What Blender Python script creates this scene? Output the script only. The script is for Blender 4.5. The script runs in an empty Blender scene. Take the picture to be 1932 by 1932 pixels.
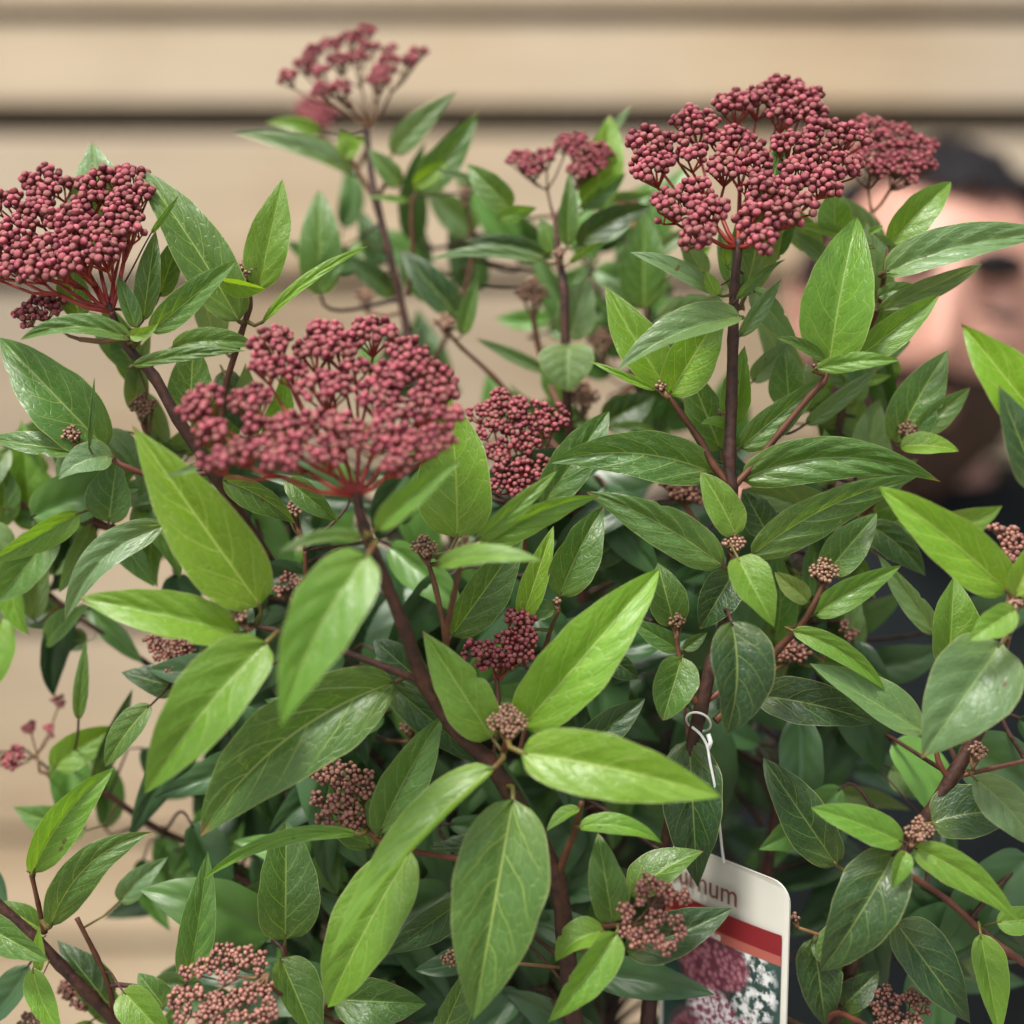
import bpy, bmesh, math, random
from mathutils import Vector, Matrix, noise

random.seed(7)
sc = bpy.context.scene
COL = sc.collection
R = math.radians

# ------------------------------------------------------------------ camera
CAM = Vector((0.0, 0.0, 1.66))
PITCH = R(-10.0)
HALF = math.tan(R(17.0))          # tangent of the half angle of view (square frame)
FWD = Vector((0, math.cos(PITCH), math.sin(PITCH)))
RGT = Vector((1, 0, 0))
UPV = RGT.cross(FWD)
cd = bpy.data.cameras.new('camera')
cam = bpy.data.objects.new('camera', cd); COL.objects.link(cam)
cam.location = CAM
cam.rotation_euler = (math.pi / 2 + PITCH, 0, 0)
cd.sensor_width = 36; cd.lens = 18 / HALF
cd.clip_start = 0.02; cd.clip_end = 200
cd.dof.use_dof = True
cd.dof.focus_distance = 0.492
cd.dof.aperture_fstop = 3.9
sc.camera = cam
sc.cycles.use_adaptive_sampling = True; sc.cycles.adaptive_threshold = 0.02
sc.cycles.max_bounces = 5; sc.cycles.diffuse_bounces = 3; sc.cycles.glossy_bounces = 2; sc.cycles.transmission_bounces = 4

# ------------------------------------------------------------------ sky, sun, exposure
SUN_AZ, SUN_EL = R(222), R(66)
w = bpy.data.worlds.new('World'); sc.world = w; w.use_nodes = True
wn = w.node_tree.nodes; wl_ = w.node_tree.links; wn.clear()
sky = wn.new('ShaderNodeTexSky'); sky.sky_type = 'NISHITA'; sky.sun_disc = False
sky.sun_elevation = SUN_EL; sky.sun_rotation = SUN_AZ
sky.air_density = 1.0; sky.dust_density = 4.0; sky.ozone_density = 1.0
hs = wn.new('ShaderNodeHueSaturation'); hs.inputs['Saturation'].default_value = 0.30
bg = wn.new('ShaderNodeBackground'); bg.inputs['Strength'].default_value = 0.115
wo = wn.new('ShaderNodeOutputWorld')
wl_.new(sky.outputs[0], hs.inputs['Color']); wl_.new(hs.outputs[0], bg.inputs[0]); wl_.new(bg.outputs[0], wo.inputs[0])
sd = bpy.data.lights.new('sun', 'SUN'); sd.energy = 2.6; sd.angle = R(14); sd.color = (1.0, 0.96, 0.90)
sun = bpy.data.objects.new('sun', sd); COL.objects.link(sun)
sdir = Vector((math.sin(SUN_AZ) * math.cos(SUN_EL), math.cos(SUN_AZ) * math.cos(SUN_EL), math.sin(SUN_EL)))
sun.rotation_euler = (-sdir).to_track_quat('-Z', 'Y').to_euler()
sun.location = (0, 0, 6)
vs = sc.view_settings
vs.view_transform = 'Standard'; vs.look = 'None'; vs.exposure = 0.95; vs.gamma = 1.0; vs.use_curve_mapping = False

# ------------------------------------------------------------------ photo pixel (1932 wide) -> point at depth d
S = 1932.0
def ray(px, py):
    return FWD + RGT * ((px - S / 2) / (S / 2) * HALF) - UPV * ((py - S / 2) / (S / 2) * HALF)
def at(px, py, d):
    return CAM + ray(px, py) * d
def dm(d):                      # compress the shrub's depth behind the focus plane
    return d if d < .492 or d > .9 else .492 + (d - .492) * .62
def mpp(d):
    return 2 * d * HALF / S

# ------------------------------------------------------------------ helpers
def link(name, me, parent=None, mats=(), col=None, loc=None):
    o = bpy.data.objects.new(name, me); COL.objects.link(o)
    if parent is not None: o.parent = parent
    for m in mats:
        if me is not None and m.name not in [x.name for x in me.materials if x]: me.materials.append(m)
    if col is not None: o.color = col if len(col) == 4 else (*col, 1)
    if loc is not None: o.location = loc
    return o
def empty(name, loc, label, cat):
    o = bpy.data.objects.new(name, None); COL.objects.link(o); o.location = loc
    o['label'] = label; o['category'] = cat
    return o
def adopt(child, parent):
    child.parent = parent
    child.matrix_parent_inverse = Matrix.Translation(-parent.location)

class MB:
    def __init__(s): s.v = []; s.f = []; s.m = []; s.uv = None
    def tube(s, pts, rad, n=8, mat=0, cap=True):
        k0 = len(s.v)
        pts = [Vector(p) for p in pts]
        prev = None
        for i, p in enumerate(pts):
            t = (pts[min(i + 1, len(pts) - 1)] - pts[max(i - 1, 0)])
            if t.length < 1e-9: t = Vector((0, 0, 1))
            t.normalize()
            if prev is None:
                a = Vector((0, 0, 1)) if abs(t.z) < .9 else Vector((1, 0, 0))
                u = t.cross(a).normalized()
            else:
                u = (prev - t * prev.dot(t))
                u = u.normalized() if u.length > 1e-9 else t.orthogonal().normalized()
            prev = u; q = t.cross(u)
            r = rad[i] if isinstance(rad, (list, tuple)) else rad
            for j in range(n):
                a = 2 * math.pi * j / n
                s.v.append(p + u * (math.cos(a) * r) + q * (math.sin(a) * r))
        for i in range(len(pts) - 1):
            for j in range(n):
                a = k0 + i * n + j; b = k0 + i * n + (j + 1) % n
                s.f.append((a, b, b + n, a + n)); s.m.append(mat)
        if cap:
            s.f.append(tuple(k0 + j for j in reversed(range(n)))); s.m.append(mat)
            e = k0 + (len(pts) - 1) * n
            s.f.append(tuple(e + j for j in range(n))); s.m.append(mat)
    def add(s, verts, faces, mats, M):
        k0 = len(s.v)
        s.v.extend(M @ v for v in verts)
        s.f.extend(tuple(k0 + i for i in f) for f in faces); s.m.extend(mats)
    def box(s, c, h, M=None, mat=0):
        k0 = len(s.v); c = Vector(c)
        for x in (-1, 1):
            for y in (-1, 1):
                for z in (-1, 1):
                    p = c + Vector((x * h[0], y * h[1], z * h[2]))
                    s.v.append(M @ p if M else p)
        for f in ((0,1,3,2),(4,6,7,5),(0,4,5,1),(2,3,7,6),(0,2,6,4),(1,5,7,3)):
            s.f.append(tuple(k0 + i for i in f)); s.m.append(mat)
    def mesh(s, name, smooth=True):
        me = bpy.data.meshes.new(name)
        me.from_pydata([tuple(v) for v in s.v], [], s.f)
        me.polygons.foreach_set('material_index', s.m)
        if smooth: me.polygons.foreach_set('use_smooth', [True] * len(s.f))
        me.update()
        return me

def smooth_path(pts, sub=5):
    out = []
    n = len(pts)
    for i in range(n - 1):
        p0 = pts[max(i - 1, 0)]; p1 = pts[i]; p2 = pts[i + 1]; p3 = pts[min(i + 2, n - 1)]
        for k in range(sub):
            t = k / sub
            out.append(tuple(0.5 * ((2 * b) + (-a + c) * t + (2 * a - 5 * b + 4 * c - d) * t * t + (-a + 3 * b - 3 * c + d) * t ** 3)
                             for a, b, c, d in zip(p0, p1, p2, p3)))
    out.append(tuple(pts[-1]))
    return out

# ------------------------------------------------------------------ materials
class NT:
    def __init__(s, name):
        s.m = bpy.data.materials.new(name); s.m.use_nodes = True
        s.t = s.m.node_tree; s.n = s.t.nodes; s.n.clear()
        s.out = s.n.new('ShaderNodeOutputMaterial')
    def node(s, typ, **kw):
        nd = s.n.new('ShaderNode' + typ)
        for k, v in kw.items(): setattr(nd, k, v)
        return nd
    def link(s, a, b): s.t.links.new(a, b)
    def val(s, inp, v):
        if hasattr(v, 'is_linked') or hasattr(v, 'links'): s.link(v, inp)
        else: inp.default_value = v
    def math(s, op, a, b=0.0, c=None, clamp=False):
        nd = s.node('Math', operation=op, use_clamp=clamp)
        s.val(nd.inputs[0], a); s.val(nd.inputs[1], b)
        if c is not None: s.val(nd.inputs[2], c)
        return nd.outputs[0]
    def mix(s, fac, a, b, mode='MIX'):
        nd = s.node('Mix', data_type='RGBA', blend_type=mode)
        s.val(nd.inputs[0], fac); s.val(nd.inputs[6], a); s.val(nd.inputs[7], b)
        return nd.outputs[2]
    def rng(s, v, a, b, c, d, smooth=False):
        nd = s.node('MapRange')
        if smooth: nd.interpolation_type = 'SMOOTHSTEP'
        s.val(nd.inputs[0], v)
        for i, x in enumerate((a, b, c, d)): s.val(nd.inputs[1 + i], x)
        return nd.outputs[0]
    def noise(s, vec, scale, detail=3, rough=.5, dist=0.0):
        nd = s.node('TexNoise'); s.link(vec, nd.inputs['Vector'])
        nd.inputs['Scale'].default_value = scale; nd.inputs['Detail'].default_value = detail
        nd.inputs['Roughness'].default_value = rough; nd.inputs['Distortion'].default_value = dist
        return nd
    def bsdf(s, color, rough=.5, spec=.5, **kw):
        b = s.node('BsdfPrincipled')
        s.val(b.inputs['Base Color'], color); s.val(b.inputs['Roughness'], rough)
        s.val(b.inputs['Specular IOR Level'], spec)
        for k, v in kw.items(): s.val(b.inputs[k], v)
        return b
    def bump(s, h, strength=.3, dist=.001):
        b = s.node('Bump'); s.link(h, b.inputs['Height'])
        b.inputs['Strength'].default_value = strength; b.inputs['Distance'].default_value = dist
        return b.outputs[0]
    def done(s, sh): s.link(sh, s.out.inputs[0]); return s.m

def leaf_material():
    t = NT('leaf_green')
    uv = t.node('UVMap', uv_map='UVMap').outputs[0]
    sp = t.node('SeparateXYZ'); t.link(uv, sp.inputs[0])
    oi = t.node('ObjectInfo')
    ran = oi.outputs['Random']
    u = sp.outputs[0]; v = t.math('MULTIPLY_ADD', sp.outputs[1], 2.0, -1.0)
    tc = t.node('TexCoord').outputs['Object']
    wob = t.noise(tc, 90, 1)
    wv = t.math('MULTIPLY_ADD', wob.outputs['Fac'], 0.10, -0.05)
    av = t.math('ABSOLUTE', v)
    sgn = t.math('GREATER_THAN', v, 0.0)
    # arching side veins
    arch = t.math('MULTIPLY', t.math('POWER', av, 1.25), 0.34)
    ph = t.math('SUBTRACT', t.math('ADD', u, wv), arch)
    ph = t.math('MULTIPLY_ADD', ph, 5.0, t.math('MULTIPLY_ADD', sgn, 0.45, ran))
    dist = t.math('ABSOLUTE', t.math('SUBTRACT', t.math('FRACT', ph), 0.5))
    side = t.rng(dist, 0.006, 0.040, 1.0, 0.0, True)
    fade = t.rng(av, 0.55, 0.92, 1.0, 0.15)
    side = t.math('MULTIPLY', side, fade)
    mid = t.rng(av, 0.010, 0.045, 1.0, 0.0, True)
    # fine net of veins
    cx = t.node('CombineXYZ'); t.link(t.math('MULTIPLY', t.math('SUBTRACT', u, t.math('MULTIPLY', arch, .6)), 3.0), cx.inputs[0]); t.link(v, cx.inputs[1]); t.link(ran, cx.inputs[2])
    net = t.node('TexVoronoi', feature='DISTANCE_TO_EDGE'); t.link(cx.outputs[0], net.inputs['Vector']); net.inputs['Scale'].default_value = 5.5
    netm = t.rng(net.outputs['Distance'], 0.0, 0.045, 1.0, 0.0, True)
    vein = t.math('MAXIMUM', mid, t.math('MULTIPLY', side, 0.75))
    vein = t.math('MAXIMUM', vein, t.math('MULTIPLY', netm, 0.36))
    vein = t.math('MULTIPLY', vein, oi.outputs['Alpha'])
    # blotches and base colour
    bl = t.noise(tc, 42, 2, .55)
    bl2 = t.noise(tc, 420, 1, .6)
    base = t.mix(1.0, oi.outputs['Color'], t.mix(bl.outputs['Fac'], (.78, .80, .72, 1), (1.20, 1.18, 1.25, 1)), 'MULTIPLY')
    base = t.mix(1.0, base, t.mix(bl2.outputs['Fac'], (.90, .91, .88, 1), (1.10, 1.09, 1.12, 1)), 'MULTIPLY')
    base = t.mix(t.rng(u, 0.0, 0.30, 0.18, 0.0), base, (.36, .46, .10, 1))
    veinc = t.mix(0.72, base, (.50, .64, .16, 1))
    base = t.mix(1.0, base, (.93, .94, .90, 1), 'MULTIPLY')
    colr = t.mix(vein, base, veinc)
    rim = t.rng(av, 0.965, 0.995, 0.0, 0.6)
    colr = t.mix(rim, colr, (.48, .52, .22, 1))
    # brown flecks, rare
    fl = t.noise(tc, 170, 2, .5)
    tipm = t.math('MULTIPLY', t.rng(t.math('ADD', u, t.math('MULTIPLY', wv, .5)), .93, .985, 0, .9), t.math('GREATER_THAN', ran, .62))
    colr = t.mix(tipm, colr, (.22, .15, .05, 1))
    yel = t.math('MULTIPLY', t.rng(bl.outputs['Fac'], .50, .70, 0, .45), t.math('LESS_THAN', ran, .02))
    colr = t.mix(yel, colr, (.26, .30, .06, 1))
    fm = t.rng(fl.outputs['Fac'], .755, .775, 0, .8)
    colr = t.mix(fm, colr, (.10, .06, .02, 1))
    # relief
    h = t.math('MULTIPLY', vein, -1.0)
    h = t.math('ADD', h, t.math('MULTIPLY', bl2.outputs['Fac'], 0.25))
    h = t.math('ADD', h, t.math('MULTIPLY', t.math('POWER', t.math('MINIMUM', net.outputs['Distance'], .25), .6), 0.7))
    nrm = t.bump(h, .34, .0008)
    rough = t.rng(bl.outputs['Fac'], .3, .7, .33, .47)
    b = t.bsdf(colr, rough, .55, **{'Coat Weight': .22, 'Coat Roughness': .32}); t.link(nrm, b.inputs['Normal'])
    tr = t.node('BsdfTranslucent')
    t.link(t.mix(1.0, colr, (1.7, 1.55, .55, 1), 'MULTIPLY'), tr.inputs['Color']); t.link(nrm, tr.inputs['Normal'])
    mx = t.node('MixShader'); mx.inputs[0].default_value = .40
    t.link(b.outputs[0], mx.inputs[1]); t.link(tr.outputs[0], mx.inputs[2])
    return t.done(mx.outputs[0])

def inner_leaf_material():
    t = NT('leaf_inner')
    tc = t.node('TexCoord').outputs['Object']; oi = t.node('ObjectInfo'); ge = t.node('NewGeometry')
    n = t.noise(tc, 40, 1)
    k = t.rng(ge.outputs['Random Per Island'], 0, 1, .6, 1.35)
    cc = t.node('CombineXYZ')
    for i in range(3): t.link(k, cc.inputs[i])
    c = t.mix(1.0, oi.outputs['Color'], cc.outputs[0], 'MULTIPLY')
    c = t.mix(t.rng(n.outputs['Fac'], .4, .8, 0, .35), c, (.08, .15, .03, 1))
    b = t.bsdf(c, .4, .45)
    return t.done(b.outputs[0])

def simple(name, ca, cb, scale=60, rough=.6, spec=.35, bump=.3, bd=.0006, ran=0.25, stretch=None, sss=0.0, alt=None):
    t = NT(name)
    tc = t.node('TexCoord').outputs['Object']
    if stretch:
        mp = t.node('Mapping'); t.link(tc, mp.inputs[0]); mp.inputs['Scale'].default_value = stretch; tc = mp.outputs[0]
    n = t.noise(tc, scale, 4, .6)
    c = t.mix(t.rng(n.outputs['Fac'], .3, .7, 0, 1), (*ca, 1), (*cb, 1))
    if ran:
        oi = t.node('ObjectInfo'); ge = t.node('NewGeometry')
        r = t.math('FRACT', t.math('ADD', oi.outputs['Random'], ge.outputs['Random Per Island']))
        k = t.rng(r, 0, 1, 1 - ran, 1 + ran)
        cc = t.node('CombineXYZ')
        for i in range(3): t.link(k, cc.inputs[i])
        c = t.mix(1.0, c, cc.outputs[0], 'MULTIPLY')
    if alt:
        c = t.mix(t.rng(t.math('FRACT', t.math('MULTIPLY', r, 7.31)), .35, 1.0, 0, .75), c, (*alt, 1))
    b = t.bsdf(c, rough, spec)
    if sss:
        b.inputs['Subsurface Weight'].default_value = sss
        b.inputs['Subsurface Radius'].default_value = (.01, .004, .002)
    if bump: t.link(t.bump(n.outputs['Fac'], bump, bd), b.inputs['Normal'])
    return t.done(b.outputs[0])

M_LEAF = leaf_material()
M_INNER = inner_leaf_material()
M_PETIOLE = simple('petiole_red_green', (.09, .11, .022), (.12, .055, .02), 120, .5, .4, .2, .0003)
M_STEM = simple('stem_bark', (.016, .007, .006), (.075, .026, .015), 330, .55, .4, .7, .0007, .1)
M_TWIG = simple('twig_bark', (.065, .022, .012), (.12, .045, .020), 200, .55, .35, .3, .0004, .1)
M_REDTWIG = simple('red_twig', (.10, .026, .018), (.16, .055, .032), 160, .5, .4, .2, .0003, .15)
M_RAY = simple('flower_stalk_red', (.24, .020, .018), (.31, .045, .026), 160, .45, .45, .2, .0003, .15)
M_RAYG = simple('flower_stalk_olive', (.10, .05, .025), (.18, .09, .035), 160, .5, .4, .2, .0003, .2)
M_BUD = simple('bud_pink', (.120, .018, .027), (.215, .042, .055), 900, .72, .22, .35, .0003, .45, alt=(.10, .034, .026))
M_TIP = simple('bud_tip_rose', (.22, .050, .063), (.34, .105, .115), 900, .72, .22, .3, .0003, .38, alt=(.24, .11, .085))
M_TIPD = simple('bud_tip_dusky', (.22, .095, .070), (.33, .17, .125), 900, .5, .4, .2, .0002, .25)
M_TIPB = simple('bud_tip_tan', (.20, .105, .065), (.30, .18, .12), 900, .5, .4, .2, .0002, .25)
M_CALYX = simple('bud_calyx', (.085, .022, .020), (.14, .045, .030), 400, .6, .3, .2, .0002, .25)
M_BUDB = simple('bud_brown', (.15, .070, .042), (.25, .13, .085), 700, .6, .3, .3, .0002, .35)
M_BUDP = simple('bud_dusky_pink', (.13, .040, .032), (.21, .075, .058), 800, .5, .45, .25, .0002, .35)
M_CALB = simple('calyx_olive', (.10, .07, .03), (.16, .10, .05), 400, .6, .3, .2, .0002, .2)

# ------------------------------------------------------------------ ground
bm = bmesh.new()
bmesh.ops.create_grid(bm, x_segments=60, y_segments=60, size=30)
for v in bm.verts:
    v.co.z = 0.02 * noise.noise(v.co * .7)
me = bpy.data.meshes.new('ground'); bm.to_mesh(me); bm.free()
gm = simple('ground_gravel', (.16, .14, .12), (.34, .31, .27), 70, .9, .2, .8, .01, 0)
g = link('ground', me, None, (gm,)); g['kind'] = 'structure'; g['label'] = 'grey gravel ground under the shrub and the fence'

# ------------------------------------------------------------------ wooden fence of horizontal planks
FD = 1.56
FY = (CAM + ray(966, 600) * FD).y
def fence_z(py):
    r = ray(966, py); return (CAM + r * (FY / r.y)).z
def wood_material():
    t = NT('planed_softwood')
    tc = t.node('TexCoord').outputs['Object']; oi = t.node('ObjectInfo')
    mp = t.node('Mapping'); t.link(tc, mp.inputs[0]); mp.inputs['Scale'].default_value = (1.0, 9, 22)
    off = t.node('CombineXYZ'); t.link(t.math('MULTIPLY', oi.outputs['Random'], 37.0), off.inputs[0]); t.link(off.outputs[0], mp.inputs['Location'])
    n1 = t.noise(mp.outputs[0], 2.2, 5, .6, .6)
    n2 = t.noise(mp.outputs[0], 9, 4, .6, .2)
    n3 = t.noise(tc, 2.6, 3, .5)
    c = t.mix(t.rng(n1.outputs['Fac'], .3, .7, 0, 1), (.31, .225, .135, 1), (.51, .40, .265, 1))
    c = t.mix(t.rng(n2.outputs['Fac'], .5, .75, 0, .5), c, (.36, .23, .12, 1))
    c = t.mix(t.rng(n3.outputs['Fac'], .38, .66, 0, .65), c, (.60, .50, .36, 1))
    n4 = t.noise(tc, 1.3, 2, .5)
    c = t.mix(t.rng(n4.outputs['Fac'], .48, .66, 0, .5), c, (.30, .26, .21, 1))
    k = t.rng(oi.outputs['Random'], 0, 1, .80, 1.12)
    cc = t.node('CombineXYZ')
    for i in range(3): t.link(k, cc.inputs[i])
    c = t.mix(1.0, c, cc.outputs[0], 'MULTIPLY')
    vo = t.node('TexVoronoi'); 
    mp2 = t.node('Mapping'); t.link(tc, mp2.inputs[0]); mp2.inputs['Scale'].default_value = (1, 1, 1.7); t.link(off.outputs[0], mp2.inputs['Location'])
    t.link(mp2.outputs[0], vo.inputs['Vector']); vo.inputs['Scale'].default_value = 2.3
    c = t.mix(t.rng(vo.outputs['Distance'], .03, .085, .85, 0, True), c, (.14, .08, .045, 1))
    b = t.bsdf(c, .7, .3); t.link(t.bump(n2.outputs['Fac'], .25, .002), b.inputs['Normal'])
    return t.done(b.outputs[0])
M_WOOD = wood_material()
M_WOODD = simple('post_and_gap_shade', (.02, .016, .012), (.04, .03, .022), 30, .85, .2, .3, .002, 0)  # near-black wood: gap shade put into the colour; posts use it too
fence = empty('wooden_fence', (0, FY, 0), 'pale timber fence of wide horizontal planks behind the shrub', 'fence')
zb = [fence_z(y) for y in (-420, -190, 28, 226, 533, 856, 1180, 1572, 1775)]
step = zb[-3] - zb[-2]
while zb[-1] - step * .85 > 0.04: zb.append(zb[-1] - step * .85)
zb.append(0.012)
FX0, FX1 = -2.4, 2.6
for i in range(len(zb) - 1):
    zt, zl = zb[i], zb[i + 1]
    gaps = {1: .008, 2: .010, 3: .024, 4: .014, 5: .007, 6: .012, 7: .007, 8: .006}
    ztop = zt - gaps.get(i, .004) / 2; zlow = zl + gaps.get(i + 1, .004) / 2
    bm = bmesh.new()
    prof = [(0.010, ztop), (0.000, ztop - .003), (-0.005, zlow + .004), (-0.003, zlow + .001), (0.012, zlow)]
    n = 40
    rows = []
    for k in range(n + 1):
        x = FX0 + (FX1 - FX0) * k / n
        wv = .0025 * noise.noise(Vector((x * 1.3, i * 3.1, 0)))
        rows.append([bm.verts.new((x, y + wv, z + wv)) for (y, z) in prof])
    for k in range(n):
        for j in range(len(prof)):
            a, b = rows[k][j], rows[k][(j + 1) % len(prof)]
            c, d = rows[k + 1][(j + 1) % len(prof)], rows[k + 1][j]
            bm.faces.new((a, b, c, d))
    bm.faces.new(rows[0]); bm.faces.new(list(reversed(rows[-1])))
    bmesh.ops.recalc_face_normals(bm, faces=bm.faces)
    me = bpy.data.meshes.new('plank'); bm.to_mesh(me); bm.free()
    link('plank', me, fence, (M_WOOD,))
for x in (-2.2, -1.0, 0.25, 1.4, 2.4):
    m = MB(); m.box((x, .045, zb[0] / 2), (.045, .028, zb[0] / 2)); link('post', m.mesh('post', False), fence, (M_WOODD,))
m = MB(); m.box(((FX0 + FX1) / 2, .0145, zb[0] / 2), ((FX1 - FX0) / 2, .002, zb[0] / 2 - .01)); link('gap_shade_board', m.mesh('gap_shade_board', False), fence, (M_WOODD,))  # added dark sheet that paints the shade seen between planks

# ------------------------------------------------------------------ shrub: stems
ROOT = Vector((0.035, 0.60, 0.0))
shrub = empty('viburnum_shrub', ROOT, 'evergreen flowering shrub with glossy green leaves and dense clusters of pink buds', 'shrub')
STEMPTS = []          # (point, radius, radial name) samples for attaching leaves

def main_stem(name, pix, root=True, mat=None, reach=None):
    """pix: (x, y, width_px, depth) from the growing end down to the base"""
    pts = smooth_path([(x, y, wd, dm(d)) for x, y, wd, d in pix], 6)
    P = [at(x, y, d) for x, y, wd, d in pts]
    Rd = [wd * .5 * mpp(d) for x, y, wd, d in pts]
    # slightly swollen nodes
    for i in range(len(Rd)):
        Rd[i] *= 1 + .10 * noise.noise(P[i] * 90) + (.16 if i % 6 == 0 else .05 if i % 6 in (1, 5) else 0)
    for p, r in zip(P, Rd): STEMPTS.append((p, r))
    if root:
        p = P[-1]; d0 = (P[-1] - P[-4]).normalized()
        q = ROOT + Vector((random.uniform(-.05, .05), random.uniform(-.05, .05), -.02))
        L = (q - p).length
        c1 = p + d0 * L * .25; c2 = q + Vector((0, 0, L * .35))
        for k in range(1, 15):
            t = k / 14
            b = p * (1 - t) ** 3 + c1 * 3 * t * (1 - t) ** 2 + c2 * 3 * t * t * (1 - t) + q * t ** 3
            P.append(b); Rd.append(Rd[-1] * 1.025)
    m = MB(); m.tube(P, Rd, 10)
    o = link(name, m.mesh(name), None, (mat or M_STEM,)); adopt(o, shrub)
    return o

main_stem('branch', [(672,930,20,.452),(688,1000,22,.453),(722,1085,23,.456),(765,1190,25,.462),(800,1285,30,.47),(860,1375,30,.474),(920,1435,31,.477),(962,1495,32,.48),(1012,1575,33,.484),(1050,1660,34,.487),(1066,1760,35,.49),(1085,1960,38,.50)])
main_stem('branch', [(1395,452,17,.497),(1386,540,18,.495),(1383,640,21,.494),(1380,760,21,.494),(1377,860,22,.494),(1380,920,24,.494),(1383,1000,20,.497),(1376,1100,19,.50),(1366,1180,22,.50),(1343,1250,25,.497),(1322,1340,26,.497),(1298,1430,26,.502),(1270,1530,26,.51),(1240,1710,28,.52),(1220,1960,30,.53)])
main_stem('branch', [(205,575,13,.492),(238,650,17,.494),(290,710,20,.496),(335,790,21,.498),(405,895,22,.505),(455,975,22,.52),(540,1110,23,.54),(640,1290,24,.56),(720,1480,25,.575),(800,1700,26,.585),(860,1960,28,.59)])
main_stem('branch', [(1893,1215,11,.482),(1852,1365,24,.49),(1800,1460,27,.492),(1745,1550,27,.496),(1655,1690,26,.51),(1560,1960,28,.54)])
main_stem('branch', [(690,240,12,.625),(700,325,13,.62),(708,372,16,.617),(735,480,14,.615),(766,612,15,.615),(795,760,16,.61),(850,1000,18,.61),(950,1300,20,.61),(1000,1700,22,.61),(1020,1960,22,.61)])
main_stem('branch', [(1048,405,11,.58),(1052,470,12,.577),(1064,545,17,.573),(1067,650,17,.573),(1070,760,17,.575),(1082,900,18,.585),(1105,1200,20,.60),(1130,1960,22,.62)])
main_stem('branch', [(-25,1690,22,.50),(60,1765,23,.503),(115,1822,23,.507),(172,1880,23,.512),(225,1935,24,.52),(310,2010,26,.535)])
main_stem('branch', [(1655,420,13,.56),(1630,520,14,.557),(1600,640,14,.555),(1590,760,14,.556),(1570,900,15,.56),(1540,1100,16,.565),(1490,1350,18,.575),(1440,1700,20,.585),(1400,1960,22,.59)])
main_stem('branch', [(105,1462,10,.575),(190,1492,12,.58),(290,1560,13,.59),(390,1610,14,.60),(520,1720,16,.60),(700,1960,18,.60)])
def side(pix, mat=None): return main_stem('side_branch', pix, False, mat or M_TWIG)
side([(-10,1040,9,.57),(60,1090,9,.57),(115,1140,10,.57),(200,1200,11,.57),(330,1290,12,.58),(450,1400,13,.59),(560,1560,14,.60),(640,1800,15,.60),(700,1950,16,.60)], M_STEM)
side([(-20,905,8,.56),(60,960,8,.56),(150,985,9,.55),(260,1010,9,.54)])
side([(470,1178,10,.470),(560,1200,12,.470),(650,1230,13,.470),(735,1262,14,.471),(800,1288,16,.472)], M_STEM)
side([(958,1385,13,.466),(950,1420,12,.472),(938,1450,12,.478)])
side([(1098,1512,9,.476),(1085,1565,12,.478),(1068,1610,13,.482),(1050,1660,15,.487)])
side([(1192,1742,7,.470),(1150,1747,9,.474),(1110,1752,10,.481),(1068,1752,14,.489)])
side([(690,1560,8,.485),(718,1588,10,.486),(790,1608,10,.49),(870,1622,11,.494),(940,1640,12,.495),(1045,1660,12,.489)], M_REDTWIG)
side([(1262,748,9,.498),(1285,780,12,.497),(1320,830,13,.496),(1348,880,14,.495),(1378,918,15,.494)])
side([(1562,700,11,.492),(1552,722,14,.492),(1530,745,12,.493),(1480,805,13,.494),(1430,868,14,.495),(1384,918,15,.494)])
side([(1275,1285,9,.495),(1300,1310,11,.496),(1326,1335,12,.497)], M_REDTWIG)
side([(1382,1290,9,.497),(1355,1308,11,.497),(1326,1328,12,.497)], M_REDTWIG)
side([(1558,1095,9,.502),(1530,1150,12,.503),(1500,1192,13,.505),(1468,1225,14,.508),(1420,1290,14,.507),(1350,1360,14,.50)])
side([(1935,1435,8,.488),(1870,1450,9,.489),(1805,1465,11,.492)], M_REDTWIG)
side([(1765,1405,10,.49),(1772,1440,11,.491),(1792,1472,12,.493)], M_REDTWIG)
side([(1960,1835,14,.50),(1900,1795,13,.505),(1850,1755,13,.51),(1790,1700,12,.515),(1730,1660,12,.52),(1690,1640,12,.51)], M_REDTWIG)
side([(1655,1948,12,.49),(1615,1925,11,.50),(1570,1915,10,.52),(1530,1990,10,.55)], M_REDTWIG)
side([(870,1062,9,.462),(856,1125,12,.465),(842,1200,12,.47),(850,1290,12,.478),(885,1400,13,.48)])
side([(805,1052,8,.482),(822,1110,10,.482),(838,1190,10,.48),(846,1270,11,.48)])
side([(575,1040,8,.512),(577,1090,10,.515),(570,1150,12,.53),(590,1220,12,.55)])
side([(60,1652,9,.497),(72,1705,9,.50),(84,1760,12,.505)])
side([(145,1732,9,.505),(182,1805,10,.508),(205,1860,10,.512),(215,1905,12,.518)])
side([(660,296,8,.62),(685,340,9,.62),(706,372,10,.618)])
side([(735,320,8,.62),(728,345,9,.62),(712,372,10,.618)])
side([(778,370,7,.605),(776,420,8,.606),(778,480,8,.608),(770,560,9,.612)])
side([(985,955,8,.522),(988,1010,9,.525),(1005,1090,10,.535),(1060,1180,12,.57),(1100,1250,12,.60)])
side([(937,1280,8,.492),(940,1320,9,.49),(938,1370,9,.485),(930,1430,9,.48)])
side([(1055,1150,6,.50),(1035,1200,8,.505),(1010,1290,9,.51),(980,1420,10,.50)])
side([(1275,1200,8,.50),(1283,1245,9,.50),(1296,1300,9,.498)])
side([(215,868,10,.494),(240,882,11,.495),(300,900,10,.50),(398,892,10,.505)], M_REDTWIG)
side([(270,800,9,.53),(290,850,10,.53),(330,900,10,.525),(420,940,10,.515)])
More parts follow.
